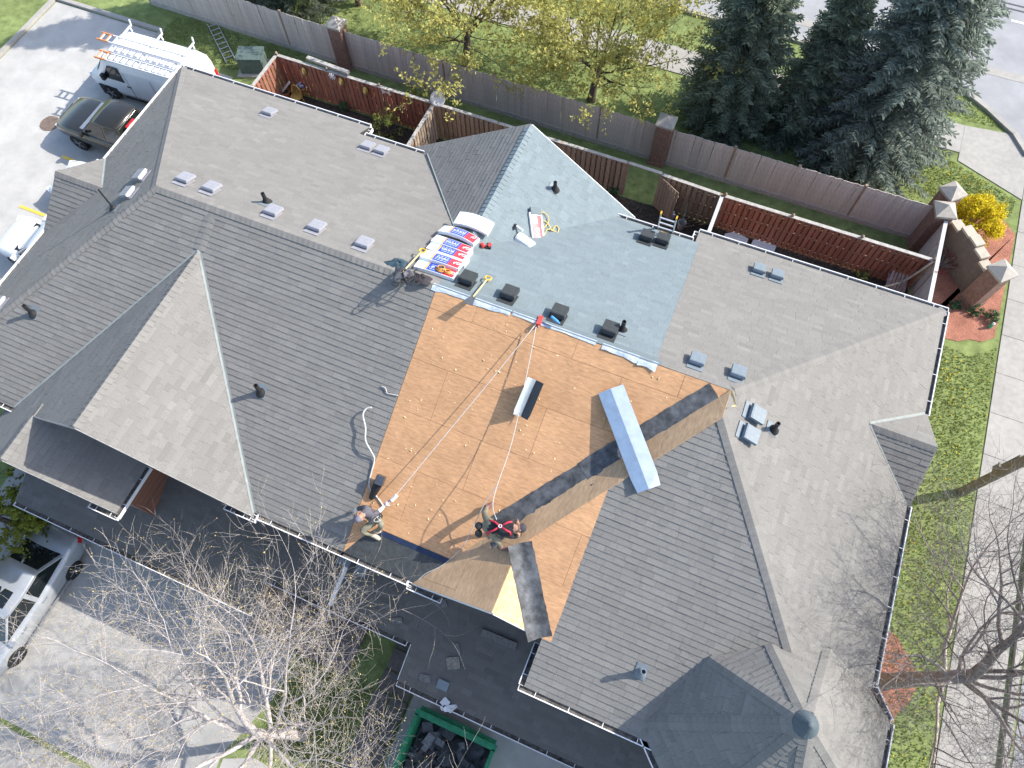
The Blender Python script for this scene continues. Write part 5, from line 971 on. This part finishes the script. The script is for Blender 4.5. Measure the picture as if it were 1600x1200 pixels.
# ------------------------------------------------------------------ two roofers
m_skin = M('skin', (.42, .24, .17), .6, .06, 9); m_kh = M('khaki_trousers', (.23, .215, .155), .9, .18, 14, .4, 40); m_jgry = M('grey_jacket', (.11, .105, .12), .9, .16, 12, .4, 40); m_jblk = M('black_shirt', (.03, .032, .036), .9, .2, 12, .4, 40); m_boot = M('brown_boot', (.23, .13, .11), .8, .15, 9); m_boott = M('tan_boot', (.5, .43, .33), .8, .12, 9); m_sleeve = M('grey_sleeve', (.3, .31, .34), .9, .12, 12)
def person(label, J, mats, cap_mat, boot, head_dir, glove):
    bones = [('pelvis', 'waist', 'top'), ('waist', 'chest', 'top'), ('chest', 'neck', 'top'), ('neck', 'head', 'skin')]
    for s in 'LR': bones += [('pelvis', 'hip' + s, 'leg'), ('hip' + s, 'knee' + s, 'leg'), ('knee' + s, 'ankle' + s, 'leg'), ('ankle' + s, 'toe' + s, 'boot'), ('chest', 'sho' + s, 'top'), ('sho' + s, 'elb' + s, 'sleeve'), ('elb' + s, 'wri' + s, 'fore')]
    J = dict(J); J['waist'] = J['pelvis'].lerp(J['chest'], .5)
    RAD = {'pelvis': .15, 'waist': .145, 'chest': .16, 'neck': .065, 'head': .095, 'hip': .105, 'knee': .075, 'ankle': .052, 'toe': .045, 'sho': .08, 'elb': .055, 'wri': .04}
    names = list(J); me = bpy.data.meshes.new('body'); me.from_pydata([J[n] for n in names], [(names.index(a), names.index(b)) for a, b, _ in bones], [])
    o = bpy.data.objects.new('body_tmp', me); C.objects.link(o); md = o.modifiers.new('skin', 'SKIN'); md.use_smooth_shade = True
    sk = me.skin_vertices[0].data
    for i, n in enumerate(names):
        r = RAD[n.rstrip('LR')] if n[-1] in 'LR' and n.rstrip('LR') in RAD else RAD.get(n, .08); k = .72 if n in ('pelvis', 'waist', 'chest') else 1
        sk[i].radius = (r, r * k if n in ('pelvis', 'waist', 'chest') else r); sk[i].use_root = n == 'pelvis'
    sb = o.modifiers.new('sub', 'SUBSURF'); sb.levels = 2; sb.render_levels = 2
    dg = bpy.context.evaluated_depsgraph_get(); dg.update(); ev = o.evaluated_get(dg); nm = bpy.data.meshes.new_from_object(ev); bpy.data.objects.remove(o)
    keys = ['top', 'skin', 'leg', 'boot', 'sleeve', 'fore']; nm.materials.clear()
    for k in keys: nm.materials.append(mats[k])
    for p in nm.polygons:
        c = p.center; best = None
        for a, b, k in bones:
            A, B = J[a], J[b]; d = B - A; t = max(0, min(1, (c - A).dot(d) / max(d.length_squared, 1e-9))); q = (c - (A + d * t)).length
            if best is None or q < best[0]: best = (q, k)
        p.material_index = keys.index(best[1]); p.use_smooth = True
    root = bpy.data.objects.new('person', nm); C.objects.link(root); WM[root.name] = Matrix.Identity(4); tag(root, label, 'person')
    h = J['head']; up = (J['head'] - J['neck']).normalized(); fd = Vector(head_dir).normalized(); fd = (fd - up * fd.dot(up)).normalized(); sd = up.cross(fd); R = Matrix((sd, fd, up)).transposed()
    b = MB(); n = 14; prof = []
    for i in range(9):
        ph = -math.pi / 2 + math.pi * i / 8
        for j in range(n):
            th = 2 * math.pi * j / n; x, y, z = .078 * math.cos(ph) * math.cos(th), .098 * math.cos(ph) * math.sin(th), .118 * math.sin(ph)
            if z < -.02: y += .012
            prof.append(h + R @ Vector((x, y, z + .02)))
    b.add(prof, [(i * n + j, i * n + (j + 1) % n, (i + 1) * n + (j + 1) % n, (i + 1) * n + j) for i in range(8) for j in range(n)])
    b.tube([h + R @ Vector((0, .095, .03)), h + R @ Vector((0, .125, -.005)), h + R @ Vector((0, .1, -.015))], [.01, .017, .014], 6)
    for s in (-1, 1): b.tube([h + R @ Vector((s * .078, -.005, .03)), h + R @ Vector((s * .09, -.01, .0)), h + R @ Vector((s * .08, -.005, -.025))], [.012, .016, .01], 5)
    b.box(h + R @ Vector((0, .098, -.045)), (.045, .012, .01), R); b.build('head', mats['skin'], root, smooth=True)
    b = MB()
    for s in (-1, 1): b.box(h + R @ Vector((s * .033, .093, .03)), (.022, .012, .01), R)
    b.build('eyes', m_blk, root)
    b = MB(); pts = []
    for i in range(6):
        ph = math.pi / 2 * i / 5
        for j in range(n): th = 2 * math.pi * j / n; pts.append(h + R @ Vector((.092 * math.cos(ph) * math.cos(th), .112 * math.cos(ph) * math.sin(th) - .004, .035 + .115 * math.sin(ph))))
    b.add(pts, [(i * n + j, i * n + (j + 1) % n, (i + 1) * n + (j + 1) % n, (i + 1) * n + j) for i in range(5) for j in range(n)]); b.add([h + R @ Vector(v) for v in ((-.075, .08, .045), (.075, .08, .045), (.06, .18, .03), (-.06, .18, .03), (-.075, .08, .035), (.075, .08, .035), (.06, .18, .02), (-.06, .18, .02))], [(0, 1, 2, 3), (7, 6, 5, 4), (0, 3, 7, 4), (1, 5, 6, 2), (3, 2, 6, 7)]); b.build('cap', cap_mat, root, smooth=True)
    for s in 'LR':
        w_, e = J['wri' + s], J['elb' + s]; d = (w_ - e).normalized(); sv = d.cross(Vector((0, 0, 1)));
        if sv.length < .1: sv = Vector((1, 0, 0))
        sv.normalize(); nn = sv.cross(d); b = MB(); R2 = Matrix((d, sv, nn)).transposed(); b.box(w_ + d * .055, (.1, .085, .035), R2)
        for k in range(4):
            q = w_ + d * .1 + sv * (-.032 + k * .021); l_ = (.07, .08, .075, .058)[k]; b.tube([q, q + d * l_ * .5 - nn * .008, q + d * l_ * .85 - nn * .03], [.011, .0105, .008], 6)
        q = w_ + d * .03 + sv * .04; b.tube([q, q + d * .035 + sv * .03 - nn * .01, q + d * .065 + sv * .035 - nn * .022], [.013, .012, .009], 6); b.build('glove', glove, root, smooth=True)
        a, t = J['ankle' + s], J['toe' + s]; d = (t - a); d.z *= .6; d.normalize(); b = MB(); q = t + (a - t) * .35; b.tube([a + Vector((0, 0, .06)), a, a - d * .03 + Vector((0, 0, -.03))], [.06, .062, .055], 10); b.tube([a - d * .08 - Vector((0, 0, .03)), a + d * .03 - Vector((0, 0, .02)), t + d * .0, t + d * .06], [.045, .058, .052, .03], 10); b.build('boot', boot, root, smooth=True)
    return root
def jj(pl, **k): return {n: HV(x, y, q if q else pl, h) for n, (x, y, h, q) in k.items()}
F, T = FRONT, TAN
J2 = jj(F, pelvis=(764, 824, .82, None), chest=(793, 825, .92, None), neck=(803, 825, .9, None), head=(812, 825, .88, None), hipL=(763, 815, .78, None), kneeL=(757, 803, .42, None), ankleL=(761, 793, .1, None), toeL=(768, 788, .05, None), hipR=(767, 833, .78, None), kneeR=(779, 846, .45, T), ankleR=(782, 855, .1, T), toeR=(792, 858, .05, T), shoL=(796, 813, .86, None), elbL=(806, 812, .6, None), wriL=(810, 820, .34, None), shoR=(796, 837, .86, None), elbR=(808, 838, .6, None), wriR=(812, 828, .34, None))
w2 = person('roofer in black shirt and red harness bending over the stripped valley', J2, dict(top=m_jblk, skin=m_skin, leg=m_kh, boot=m_boot, sleeve=m_jblk, fore=m_skin), M('dark_cap', (.05, .05, .06), .8, .1, 9), m_boot, (1, -.3, -.8), m_blk)
m_har = M('red_webbing', (.6, .04, .07), .7, .1, 20)
up2 = Vector((0, 0, 1)); bx = (J2['chest'] - J2['pelvis']).normalized(); sy = bx.cross(up2).normalized(); top = lambda p, s, o=.17: p + sy * s + up2 * o
b = MB(); P0, P1_ = J2['pelvis'].lerp(J2['chest'], .62), J2['chest']
for s in (-1, 1):
    b.tube([top(P0, 0, .135), top(J2['pelvis'].lerp(J2['chest'], .3), s * .09, .13), top(J2['pelvis'], s * .13, .1), J2['pelvis'] + sy * s * .17], .022, 6); b.tube([top(P0, 0, .135), top(P1_, s * .09, .135), top(J2['chest'].lerp(J2['neck'], .5), s * .11, .1), J2['chest'].lerp(J2['neck'], .6) + sy * s * .14 - up2 * .05], .022, 6)
b.build('harness', m_har, w2, smooth=True); b = MB(); c = top(P0, 0, .16); b.tube([c + bx * .035 * math.cos(t * .7) + sy * .035 * math.sin(t * .7) for t in range(10)], .01, 6); b.build('harness_ring', m_plw, w2)
for k, s in enumerate((-1, 1)):
    b = MB(); q = HV(748, 822 + k * 12, F, .72); b.lathe([(.03, -.09), (.075, -.06), (.085, .05), (.06, .08)], q, 10); b.build('tool_pouch', m_blk, w2, smooth=True)
J1 = jj(F, pelvis=(586, 812, .3, None), chest=(575, 801, .62, None), neck=(567, 803, .76, None), head=(562, 808, .84, None), hipL=(588, 808, .3, None), kneeL=(597, 820, .46, None), ankleL=(590, 830, .12, None), toeL=(584, 833, .06, None), hipR=(584, 817, .3, None), kneeR=(563, 830, .42, None), ankleR=(583, 836, .1, None), toeR=(591, 841, .06, None), shoL=(571, 793, .66, None), elbL=(560, 795, .42, None), wriL=(555, 798, .2, None), shoR=(582, 806, .64, None), elbR=(592, 799, .5, None), wriR=(601, 790, .45, None))
w1 = person('roofer in grey jacket and khaki trousers crouching at the eave by the plywood edge', J1, dict(top=m_jgry, skin=m_skin, leg=m_kh, boot=m_boott, sleeve=m_jgry, fore=m_plw), M('grey_cap', (.19, .18, .22), .85, .1, 9), m_boott, (-.6, -.7, -.3), M('pale_glove', (.6, .52, .5), .8, .1, 9))
b = MB(); b.lathe([(.03, -.1), (.08, -.07), (.085, .06), (.06, .09)], HV(592, 806, F, .34), 10); b.build('tool_pouch', m_blk, w1, smooth=True); b = MB(); rg = random.Random(2)
for k in range(3): b.tube(smooth_path([HV(588 + rg.uniform(-6, 8), 808 + rg.uniform(-6, 8), F, .3 + .25 * rg.random()) for _ in range(6)]), .009, 5)
b.build('lanyard', m_rope, w1, smooth=True)
# ------------------------------------------------------------------ trees and shrubs
def rvec(rg): 
    while True:
        v = Vector((rg.uniform(-1, 1), rg.uniform(-1, 1), rg.uniform(-1, 1)))
        if .05 < v.length < 1: return v.normalized()
def grow(b, rg, p, d, L_, r, lev, mx, tips, upw=.12, curl=.35, nch=(5, 5, 4, 4, 3), spread=(.7, .8, .8, .9, .9), shrink=.62, sides=(8, 6, 5, 4, 3, 3), start=.25):
    k = 5 if lev < 3 else 4; path = [p.copy()]; dd = d.copy(); rr = [r]
    for i in range(k):
        dd = (dd + rvec(rg) * curl * .45 + Vector((0, 0, upw * .5))).normalized(); path.append(path[-1] + dd * (L_ / k)); rr.append(r * (1 - .72 * (i + 1) / k) if lev else r * (1 - .35 * (i + 1) / k))
    b.tube(path, rr, sides[min(lev, 5)], rg.random(), cap=lev >= mx)
    if lev >= mx: tips.append((path[-1], dd, path)); return
    for c in range(nch[lev]):
        t = start + (1 - start) * ((c + rg.random()) / nch[lev]) if lev else start + (1 - start) * rg.random() ** .6
        t = min(.98, t); i = min(k - 1, int(t * k)); f = t * k - i; q = path[i].lerp(path[i + 1], f); axis = (path[i + 1] - path[i]).normalized(); side = rvec(rg); side = (side - axis * side.dot(axis)).normalized()
        nd = (axis * math.cos(spread[lev]) + side * math.sin(spread[lev])).normalized(); rn = max(.0035, (rr[i] + (rr[i + 1] - rr[i]) * f) * .62)
        grow(b, rg, q, nd, L_ * shrink * rg.uniform(.7, 1.2), rn, lev + 1, mx, tips, upw, curl, nch, spread, shrink, sides, start)
    grow(b, rg, path[-1], dd, L_ * shrink, max(.0035, rr[-1]), lev + 1, mx, tips, upw, curl, nch, spread, shrink, sides, start)
def bare_tree(base, h, label, seed, mat, r0, trunk_h, lean, limbs, L1, budmat=None, upw=.1, mx=5, lr=(.2, .32)):
    rg = random.Random(seed); root = thing('bare_tree', label, 'tree', base); base = Vector(base); b = MB(); top = base + Vector((lean[0], lean[1], trunk_h))
    b.tube([base - Vector((0, 0, .1)), base + Vector((0, 0, .25)), base.lerp(top, .5) + Vector((.05, .03, 0)), top], [r0 * 1.35, r0 * 1.05, r0 * .9, r0 * .75], 12); b.build('trunk', mat, root, smooth=True, tint=True)
    tips = []; b = MB()
    grow(b, rg, top, Vector((-.1, .25, 1)).normalized(), L1 * .9, r0 * .7, 1, mx, tips, upw, .5, nch=(6, 6, 5, 4, 3))
    for i in range(limbs):
        a = 2 * math.pi * (i + rg.uniform(-.3, .3)) / limbs; el = rg.uniform(.25, 1.05); d = Vector((math.cos(a) * math.cos(el), math.sin(a) * math.cos(el), math.sin(el)))
        grow(b, rg, base.lerp(top, rg.uniform(.72, 1.0)), d, L1 * rg.uniform(.8, 1.15), r0 * rg.uniform(*lr), 1, mx, tips, upw, .55, nch=(6, 6, 6, 4, 3))
    b.build('crown', mat, root, smooth=True, tint=True)
    if budmat:
        b = MB()
        for p, d, path in tips:
            for q in path[1:]:
                if rg.random() < .6: s = rg.uniform(.008, .018); v = rvec(rg) * s; w_ = rvec(rg) * s; b.add([q + v, q + w_, q - v, q - w_], [(0, 1, 2, 3)], rg.random())
        b.build('buds', budmat, root, tint=True, kind='stuff')
    return root, len(tips)
m_barkp = M('pale_bark', (.55, .495, .47), .9, .15, 14, .4, 60, tint=(.75, 1.15)); m_barkd = M('dark_bark', (.25, .215, .195), .9, .2, 14, .5, 40, tint=(.6, 1.9)); m_bud = M('spring_buds', (.42, .33, .1), .8, .15, 20, tint=(.6, 1.3))
print(bare_tree((-5.6, -3.1, 0), 8, 'bare pale-barked tree on the front lawn beside the driveway', 3, m_barkp, .145, 3.6, (-.15, .1), 9, 3.2, m_bud, .1, 5, (.34, .52))[1])
print(bare_tree((9.5, 4.75, 0), 9, 'bare dark-barked tree in the red mulch ring beside the turret', 12, m_barkd, .21, 4.2, (.15, .05), 11, 3.6, None, .18)[1])
# leafed trees
def leafy(base, h, label, seed, bark, leaf, r0, trunk_h, limbs, L1, lean=(0, 0), leaves=9, ls=.075, name='leafing_tree', mx=4, upw=.1, sparse=1.0, rad=.16):
    rg = random.Random(seed); root = thing(name, label, 'tree', base); base = Vector(base); top = base + Vector((lean[0], lean[1], trunk_h)); b = MB()
    b.tube([base - Vector((0, 0, .1)), base + Vector((0, 0, .2)), base.lerp(top, .5), top], [r0 * 1.3, r0, r0 * .85, r0 * .7], 10); b.build('trunk', bark, root, smooth=True, tint=True); tips = []; b = MB()
    for i in range(limbs):
        a = 2 * math.pi * (i + rg.uniform(-.3, .3)) / limbs; el = rg.uniform(.15, 1.1); d = Vector((math.cos(a) * math.cos(el), math.sin(a) * math.cos(el), math.sin(el))); grow(b, rg, base.lerp(top, rg.uniform(.6, 1)), d, L1 * rg.uniform(.8, 1.15), r0 * rg.uniform(.3, .45), 1, mx, tips, upw, nch=(4, 4, 4, 3, 3))
    b.build('branches', bark, root, smooth=True, tint=True); b = MB()
    for p, d, path in tips:
        cb = rg.random()
        for q in path[1:]:
            if rg.random() > sparse: continue
            for k in range(leaves // 2 + 1):
                c = q + rvec(rg) * rad * rg.random(); n = (rvec(rg) + Vector((0, 0, .5))).normalized(); u = n.orthogonal().normalized(); u.rotate(Matrix.Rotation(rg.uniform(0, 6.28), 3, n)); w_ = n.cross(u); s = ls * rg.uniform(.6, 1.2)
                b.add([c - u * s, c - w_ * s * .5 - n * s * .1, c + u * s, c + w_ * s * .5 - n * s * .1], [(0, 1, 2, 3)], min(1, max(0, cb * .6 + rg.uniform(0, .4))))
    b.build('crown', leaf, root, tint=True); return len(b.f)
m_yl = M('yellow_spring_leaf', (.54, .51, .16), .8, .1, 9, tint=(.5, 1.35), spec=.15, leaf=.4); m_gl = M('fresh_green_leaf', (.22, .25, .045), .8, .12, 9, tint=(.5, 1.4), spec=.15, leaf=.4); m_barkg = M('grey_brown_bark', (.12, .095, .08), .9, .2, 14, .5, 40, tint=(.6, 1.6))
LG = 'yellow leafing trees behind the grey fence'
print(leafy((-12.1, 22.9, 0), 7, 'yellow-green leafing tree behind the fence, the one on the left', 5, m_barkg, m_yl, .16, 2.0, 12, 2.6, (.1, .2), 9, .075, sparse=.72, rad=.22)); print(leafy((-6.3, 23.1, 0), 7, 'yellow leafing tree behind the fence, next to the spruces', 9, m_barkg, m_yl, .17, 2.0, 13, 2.7, (.1, .2), 9, .075, sparse=.75, rad=.22))
leafy((-18.4, 24.7, 0), 8, 'olive leafing tree behind the fence, above the first brick pillar', 25, m_barkg, m_gl, .15, 2.2, 10, 2.4, (.1, .2), 9, .075, sparse=.8, rad=.2)
leafy((-17.1, -1.3, 0), 5, 'olive green tree at the left edge overhanging the silver sedan', 15, m_barkg, m_gl, .1, 2.0, 8, 1.3, (0, 0), 9, .075, sparse=.75)
for o in bpy.data.objects:
    if o.name.startswith('leafing_tree') and 'yellow' in o.get('label', ''): o['group'] = LG
# spruces
def spruce(base, h, r, label, seed, mat, name='spruce_tree', zlow=.25, cut=99):
    rg = random.Random(seed); root = thing(name, label, 'tree', base, group='spruces behind the grey fence'); base = Vector(base); b = MB(); b.tube([base, base + Vector((0, 0, h * .5)), base + Vector((0, 0, h))], [.2, .13, .02], 9); b.build('trunk', m_barkg, root, smooth=True, tint=True); b = MB(); lim = MB(); z = zlow
    while z < h - .2:
        f = 1 - z / h; nb = int(9 + 8 * f)
        for i in range(nb):
            a = 2 * math.pi * (i + rg.random()) / nb; L_ = r * f ** .75 * rg.uniform(.72, 1.12) + .15; o = base + Vector((0, 0, z + rg.uniform(-.15, .15))); hd = Vector((math.cos(a), math.sin(a), 0)); sd = Vector((-hd.y, hd.x, 0)); cb = rg.random(); lim.tube([o, o + hd * L_ * .9 + Vector((0, 0, -.12 * L_))], [.02, .006], 3, cap=False)
            n = int(5 + L_ * 7.5)
            for k in range(n):
                t = .12 + .88 * (k + rg.random()) / n; q = o + hd * (L_ * t) + Vector((0, 0, -.24 * L_ * t + .16 * L_ * t * t))
                for s in (-1, 1):
                    wl = (.16 + .42 * (1 - t) * min(1, L_)) * rg.uniform(.7, 1.15); dv = (hd * rg.uniform(.5, .9) + sd * s * rg.uniform(.5, 1.0) + Vector((0, 0, rg.uniform(-.35, .12)))).normalized(); tip = q + dv * wl
                    m = 3 if wl > .25 else 2
                    for e in range(m):
                        c0 = q.lerp(tip, e / m); c1 = q.lerp(tip, (e + 1.25) / m); pw = dv.cross(Vector((0, 0, 1))).normalized() * rg.uniform(.035, .06); zz = Vector((0, 0, rg.uniform(.015, .05))); tt = min(1, max(0, cb * .45 + rg.uniform(0, .55)))
                        b.add([c0 - pw * .6, c0 + pw * .6, c1 + pw * .3 + zz, c1 + dv * .04, c1 - pw * .3 + zz], [(0, 1, 2, 3, 4)], tt); b.add([c0 + zz, c0 - zz * .6, c1 + zz * 1.6], [(0, 1, 2)], tt)
        z += rg.uniform(.2, .27) * (1 + .2 * (z / h))
    lim.build('branches', m_barkg, root, tint=True); b.build('crown', mat, root, tint=True); return len(b.f)
m_spr = M('blue_spruce_needles', (.24, .275, .235), .85, .12, 5, tint=(.45, 2.2), spec=.15, leaf=.45); m_spr2 = M('green_spruce_needles', (.225, .26, .19), .85, .12, 5, tint=(.45, 2.2), spec=.15, leaf=.45)
print(spruce((-.85, 24.2, 0), 10.5, 2.1, 'dark green spruce behind the fence, leftmost beside the yellow tree', 1, m_spr2), spruce((2.1, 24.6, 0), 8.0, 1.55, 'dark spruce in the middle, set back between its two neighbours', 2, m_spr2), spruce((4.75, 24.3, 0), 12, 3.0, 'large blue-green spruce nearest the street corner', 3, m_spr), spruce((-21.3, 23.5, 0), 10.5, 2.5, 'dark evergreen at the top left behind the grey fence', 4, m_spr2))
# shrubs
def shrub(base, rx, rz, label, seed, leaf, n, ls=.05, name='shrub', cat='shrub', stems=7, bark=None, group=None, hollow=.35):
    rg = random.Random(seed); base = Vector(base); root = thing(name, label, cat, base, group=group); b = MB(); st = MB()
    for i in range(stems): d = rvec(rg); d.z = abs(d.z) + .5; d.normalize(); st.tube([base, base + Vector((d.x * rx * .5, d.y * rx * .5, rz * d.z * .7)), base + Vector((d.x * rx * .95, d.y * rx * .95, rz * d.z * 1.5))], [.018, .012, .004], 4)
    st.build('stems', bark or m_barkg, root, tint=True); cl = [rvec(rg) for _ in range(26 if n < 5000 else 70)]
    for i in range(n):
        c = rg.choice(cl); c = Vector((c.x, c.y, abs(c.z))); f = hollow + (1 - hollow) * rg.random() ** .5; q = base + Vector((c.x * rx * f, c.y * rx * f, rz * .35 + c.z * rz * 1.2 * f)) + rvec(rg) * rx * .22 * rg.random(); nn = (rvec(rg) + c).normalized(); u = nn.orthogonal().normalized(); u.rotate(Matrix.Rotation(rg.uniform(0, 6.28), 3, nn)); w_ = nn.cross(u); s = ls * rg.uniform(.6, 1.3); b.add([q - u * s, q - w_ * s * .5, q + u * s, q + w_ * s * .5], [(0, 1, 2, 3)], rg.random())
    b.build('leaves', leaf, root, tint=True); return root
m_fors = M('forsythia_yellow', (.82, .66, .03), .8, .1, 9, tint=(.55, 1.2), leaf=.35); m_redl = M('red_barberry', (.22, .045, .055), .8, .15, 9, tint=(.4, 1.6)); m_shg = M('juniper_green', (.05, .12, .05), .8, .15, 9, tint=(.4, 1.7)); m_ylg = M('yellow_green_leaf', (.25, .28, .06), .8, .15, 9, tint=(.4, 1.5))
shrub((9.45, 22.2, 0), 1.0, 1.0, 'bright yellow flowering forsythia bush beside the corner pillars', 2, m_fors, 14000, .045, 'forsythia_bush', 'bush', 20, M('tan_stem', (.35, .27, .2), .9, .1, 9))
shrub((8.75, 20.05, 0), .62, .55, 'thin dark red barberry bush beside the side fence', 4, m_redl, 700, .03, 'barberry_bush', 'bush', 26, M('greyish_stem', (.36, .31, .3), .9, .1, 9))
for (x, y), rr, l_, sd_ in (((10.72, 18.45), .3, 'round green shrub nearest the pavement', 1), ((10.15, 18.55), .3, 'green shrub in front of the entry wall end, partly in its shadow', 2), ((9.5, 18.5), .22, 'small green shrub at the edge of the wall shadow', 3), ((8.2, 17.6), .2, 'tiny green shrub close to the side fence', 4)): shrub((x, y, 0), rr, rr * .8, l_, 10 + sd_, m_shg, 900, .03, group='green shrubs in the mulch bed')
p = G(606, 212, 0); shrub((p.x, p.y, 0), .75, .8, 'loose yellow-green bush behind the left house rear eave', 6, m_ylg, 900, .045, 'garden_bush', 'bush', 14)
p = G(640, 180, 0); shrub((p.x + .3, p.y + .6, 0), .35, 1.1, 'tall leafy sapling against the right end of the red fence', 7, m_ylg, 160, .07, 'sapling', 'plant', 6)
p = G(545, 170, 0); shrub((p.x, p.y, 0), .45, .3, 'low dark ground plant below the red fence with lanterns', 8, m_shg, 500, .04, 'garden_plant', 'plant', 8)
p = G(700, 205, 0); shrub((p.x, p.y, 0), .25, .7, 'small plant with pale blossom behind the rear gable', 9, M('white_blossom', (.6, .65, .5), .8, .1, 9, tint=(.6, 1.2)), 120, .05, 'blossom_plant', 'plant', 5)
p = G(1343, 435, 0); shrub((p.x, p.y, 0), .3, .3, 'small yellow-green plant in the right rear yard', 11, m_ylg, 200, .04, 'garden_plant', 'plant', 6)
p = G(960, 300, 0); shrub((p.x, p.y + .1, 0), .35, .35, 'dark low shrub beside the open gate', 12, m_shg, 400, .035, 'garden_plant', 'plant', 8)
p = G(1450, 265, 0); shrub((7.0, 22.1, 0), .35, .25, 'low yellow flower clump behind the fence corner', 13, m_fors, 300, .035, 'flower_clump', 'plant', 6)
p = G(20, 752, 0); shrub((p.x - .4, p.y + 1.1, 0), .5, .6, 'dark green shrub by the left house wall below the nested gable', 14, m_shg, 800, .04, 'garden_bush', 'bush', 8)
# grass tufts and dandelions
def inpoly(x, y, q):
    ok = False; j = len(q) - 1
    for i in range(len(q)):
        if (q[i][1] > y) != (q[j][1] > y) and x < (q[j][0] - q[i][0]) * (y - q[i][1]) / (q[j][1] - q[i][1]) + q[i][0]: ok = not ok
        j = i
    return ok
LAWN = [([(6.5, -3), (11.15, -3), (11.15, 17.3), (10.3, 16.6), (8.2, 16.9), (6.9, 15.3)], 26000), ([(-24, 21.3), (8.5, 21.3), (8.6, 25.4), (-24, 25.8)], 9000), ([(5.0, 27.7), (10.3, 27.9), (8.0, 29.4), (5.0, 29.6)], 2500), ([(7, 23.2), (10.9, 23.4), (11, 24.3), (8.6, 25.3), (7, 25.8)], 3500), ([(-6.8, -4.1), (-4.3, -4.1), (-4.3, -1.2), (-6.8, -1.2)], 4000), ([(-26, 18.9), (-18.9, 18.9), (-18.9, 20.9), (-26, 20.9)], 4000)]
b = MB(); dn = MB(); rg = random.Random(77)
for q, n in LAWN:
    x0, x1, y0, y1 = min(p[0] for p in q), max(p[0] for p in q), min(p[1] for p in q), max(p[1] for p in q)
    for i in range(n):
        x, y = rg.uniform(x0, x1), rg.uniform(y0, y1)
        if not inpoly(x, y, q): continue
        dry = (math.sin(x * 1.7 + 1.3 * math.sin(y * .9)) + math.sin(y * 1.3 + x * .4)) * .12 + (.28 if x > 10.5 and y < 17 else 0); t = min(1, max(0, .45 + dry + rg.gauss(0, .16)))
        for k in range(2): a = rg.uniform(0, 6.28); h = rg.uniform(.03, .075); w_ = rg.uniform(.012, .026); d = Vector((math.cos(a), math.sin(a), 0)); l_ = Vector((rg.uniform(-.05, .05), rg.uniform(-.05, .05), h)); c = Vector((x, y, 0)); b.add([c - d * w_, c + d * w_, c + l_], [(0, 1, 2)], t)
for (q, n), m in zip(LAWN[:4], (420, 60, 90, 120)):
    x0, x1, y0, y1 = min(p[0] for p in q), max(p[0] for p in q), min(p[1] for p in q), max(p[1] for p in q); cs = [(rg.uniform(x0, x1), rg.uniform(y0, y1)) for _ in range(m // 7)]
    for i in range(m * 2):
        if rg.random() < .6: c = rg.choice(cs); x, y = c[0] + rg.gauss(0, .35), c[1] + rg.gauss(0, .35)
        else: x, y = rg.uniform(x0, x1), rg.uniform(y0, y1)
        if inpoly(x, y, q): dn.lathe([(.001, .05), (rg.uniform(.014, .026), .06), (.012, .075), (.001, .078)], (x, y, 0), 6)
o = b.build('grass', M('grass_blade', (.27, .32, .115), .9, .06, 5, tint=(.85, 1.4), spec=.1, leaf=.35), tint=True); o['kind'] = 'stuff'; o['label'] = 'short spring grass on the lawns'; o['category'] = 'grass'
o = dn.build('dandelion_flowers', M('dandelion_yellow', (.85, .6, .02), .8, .1, 9)); o['kind'] = 'stuff'; o['label'] = 'yellow dandelions scattered over the lawns'; o['category'] = 'flowers'
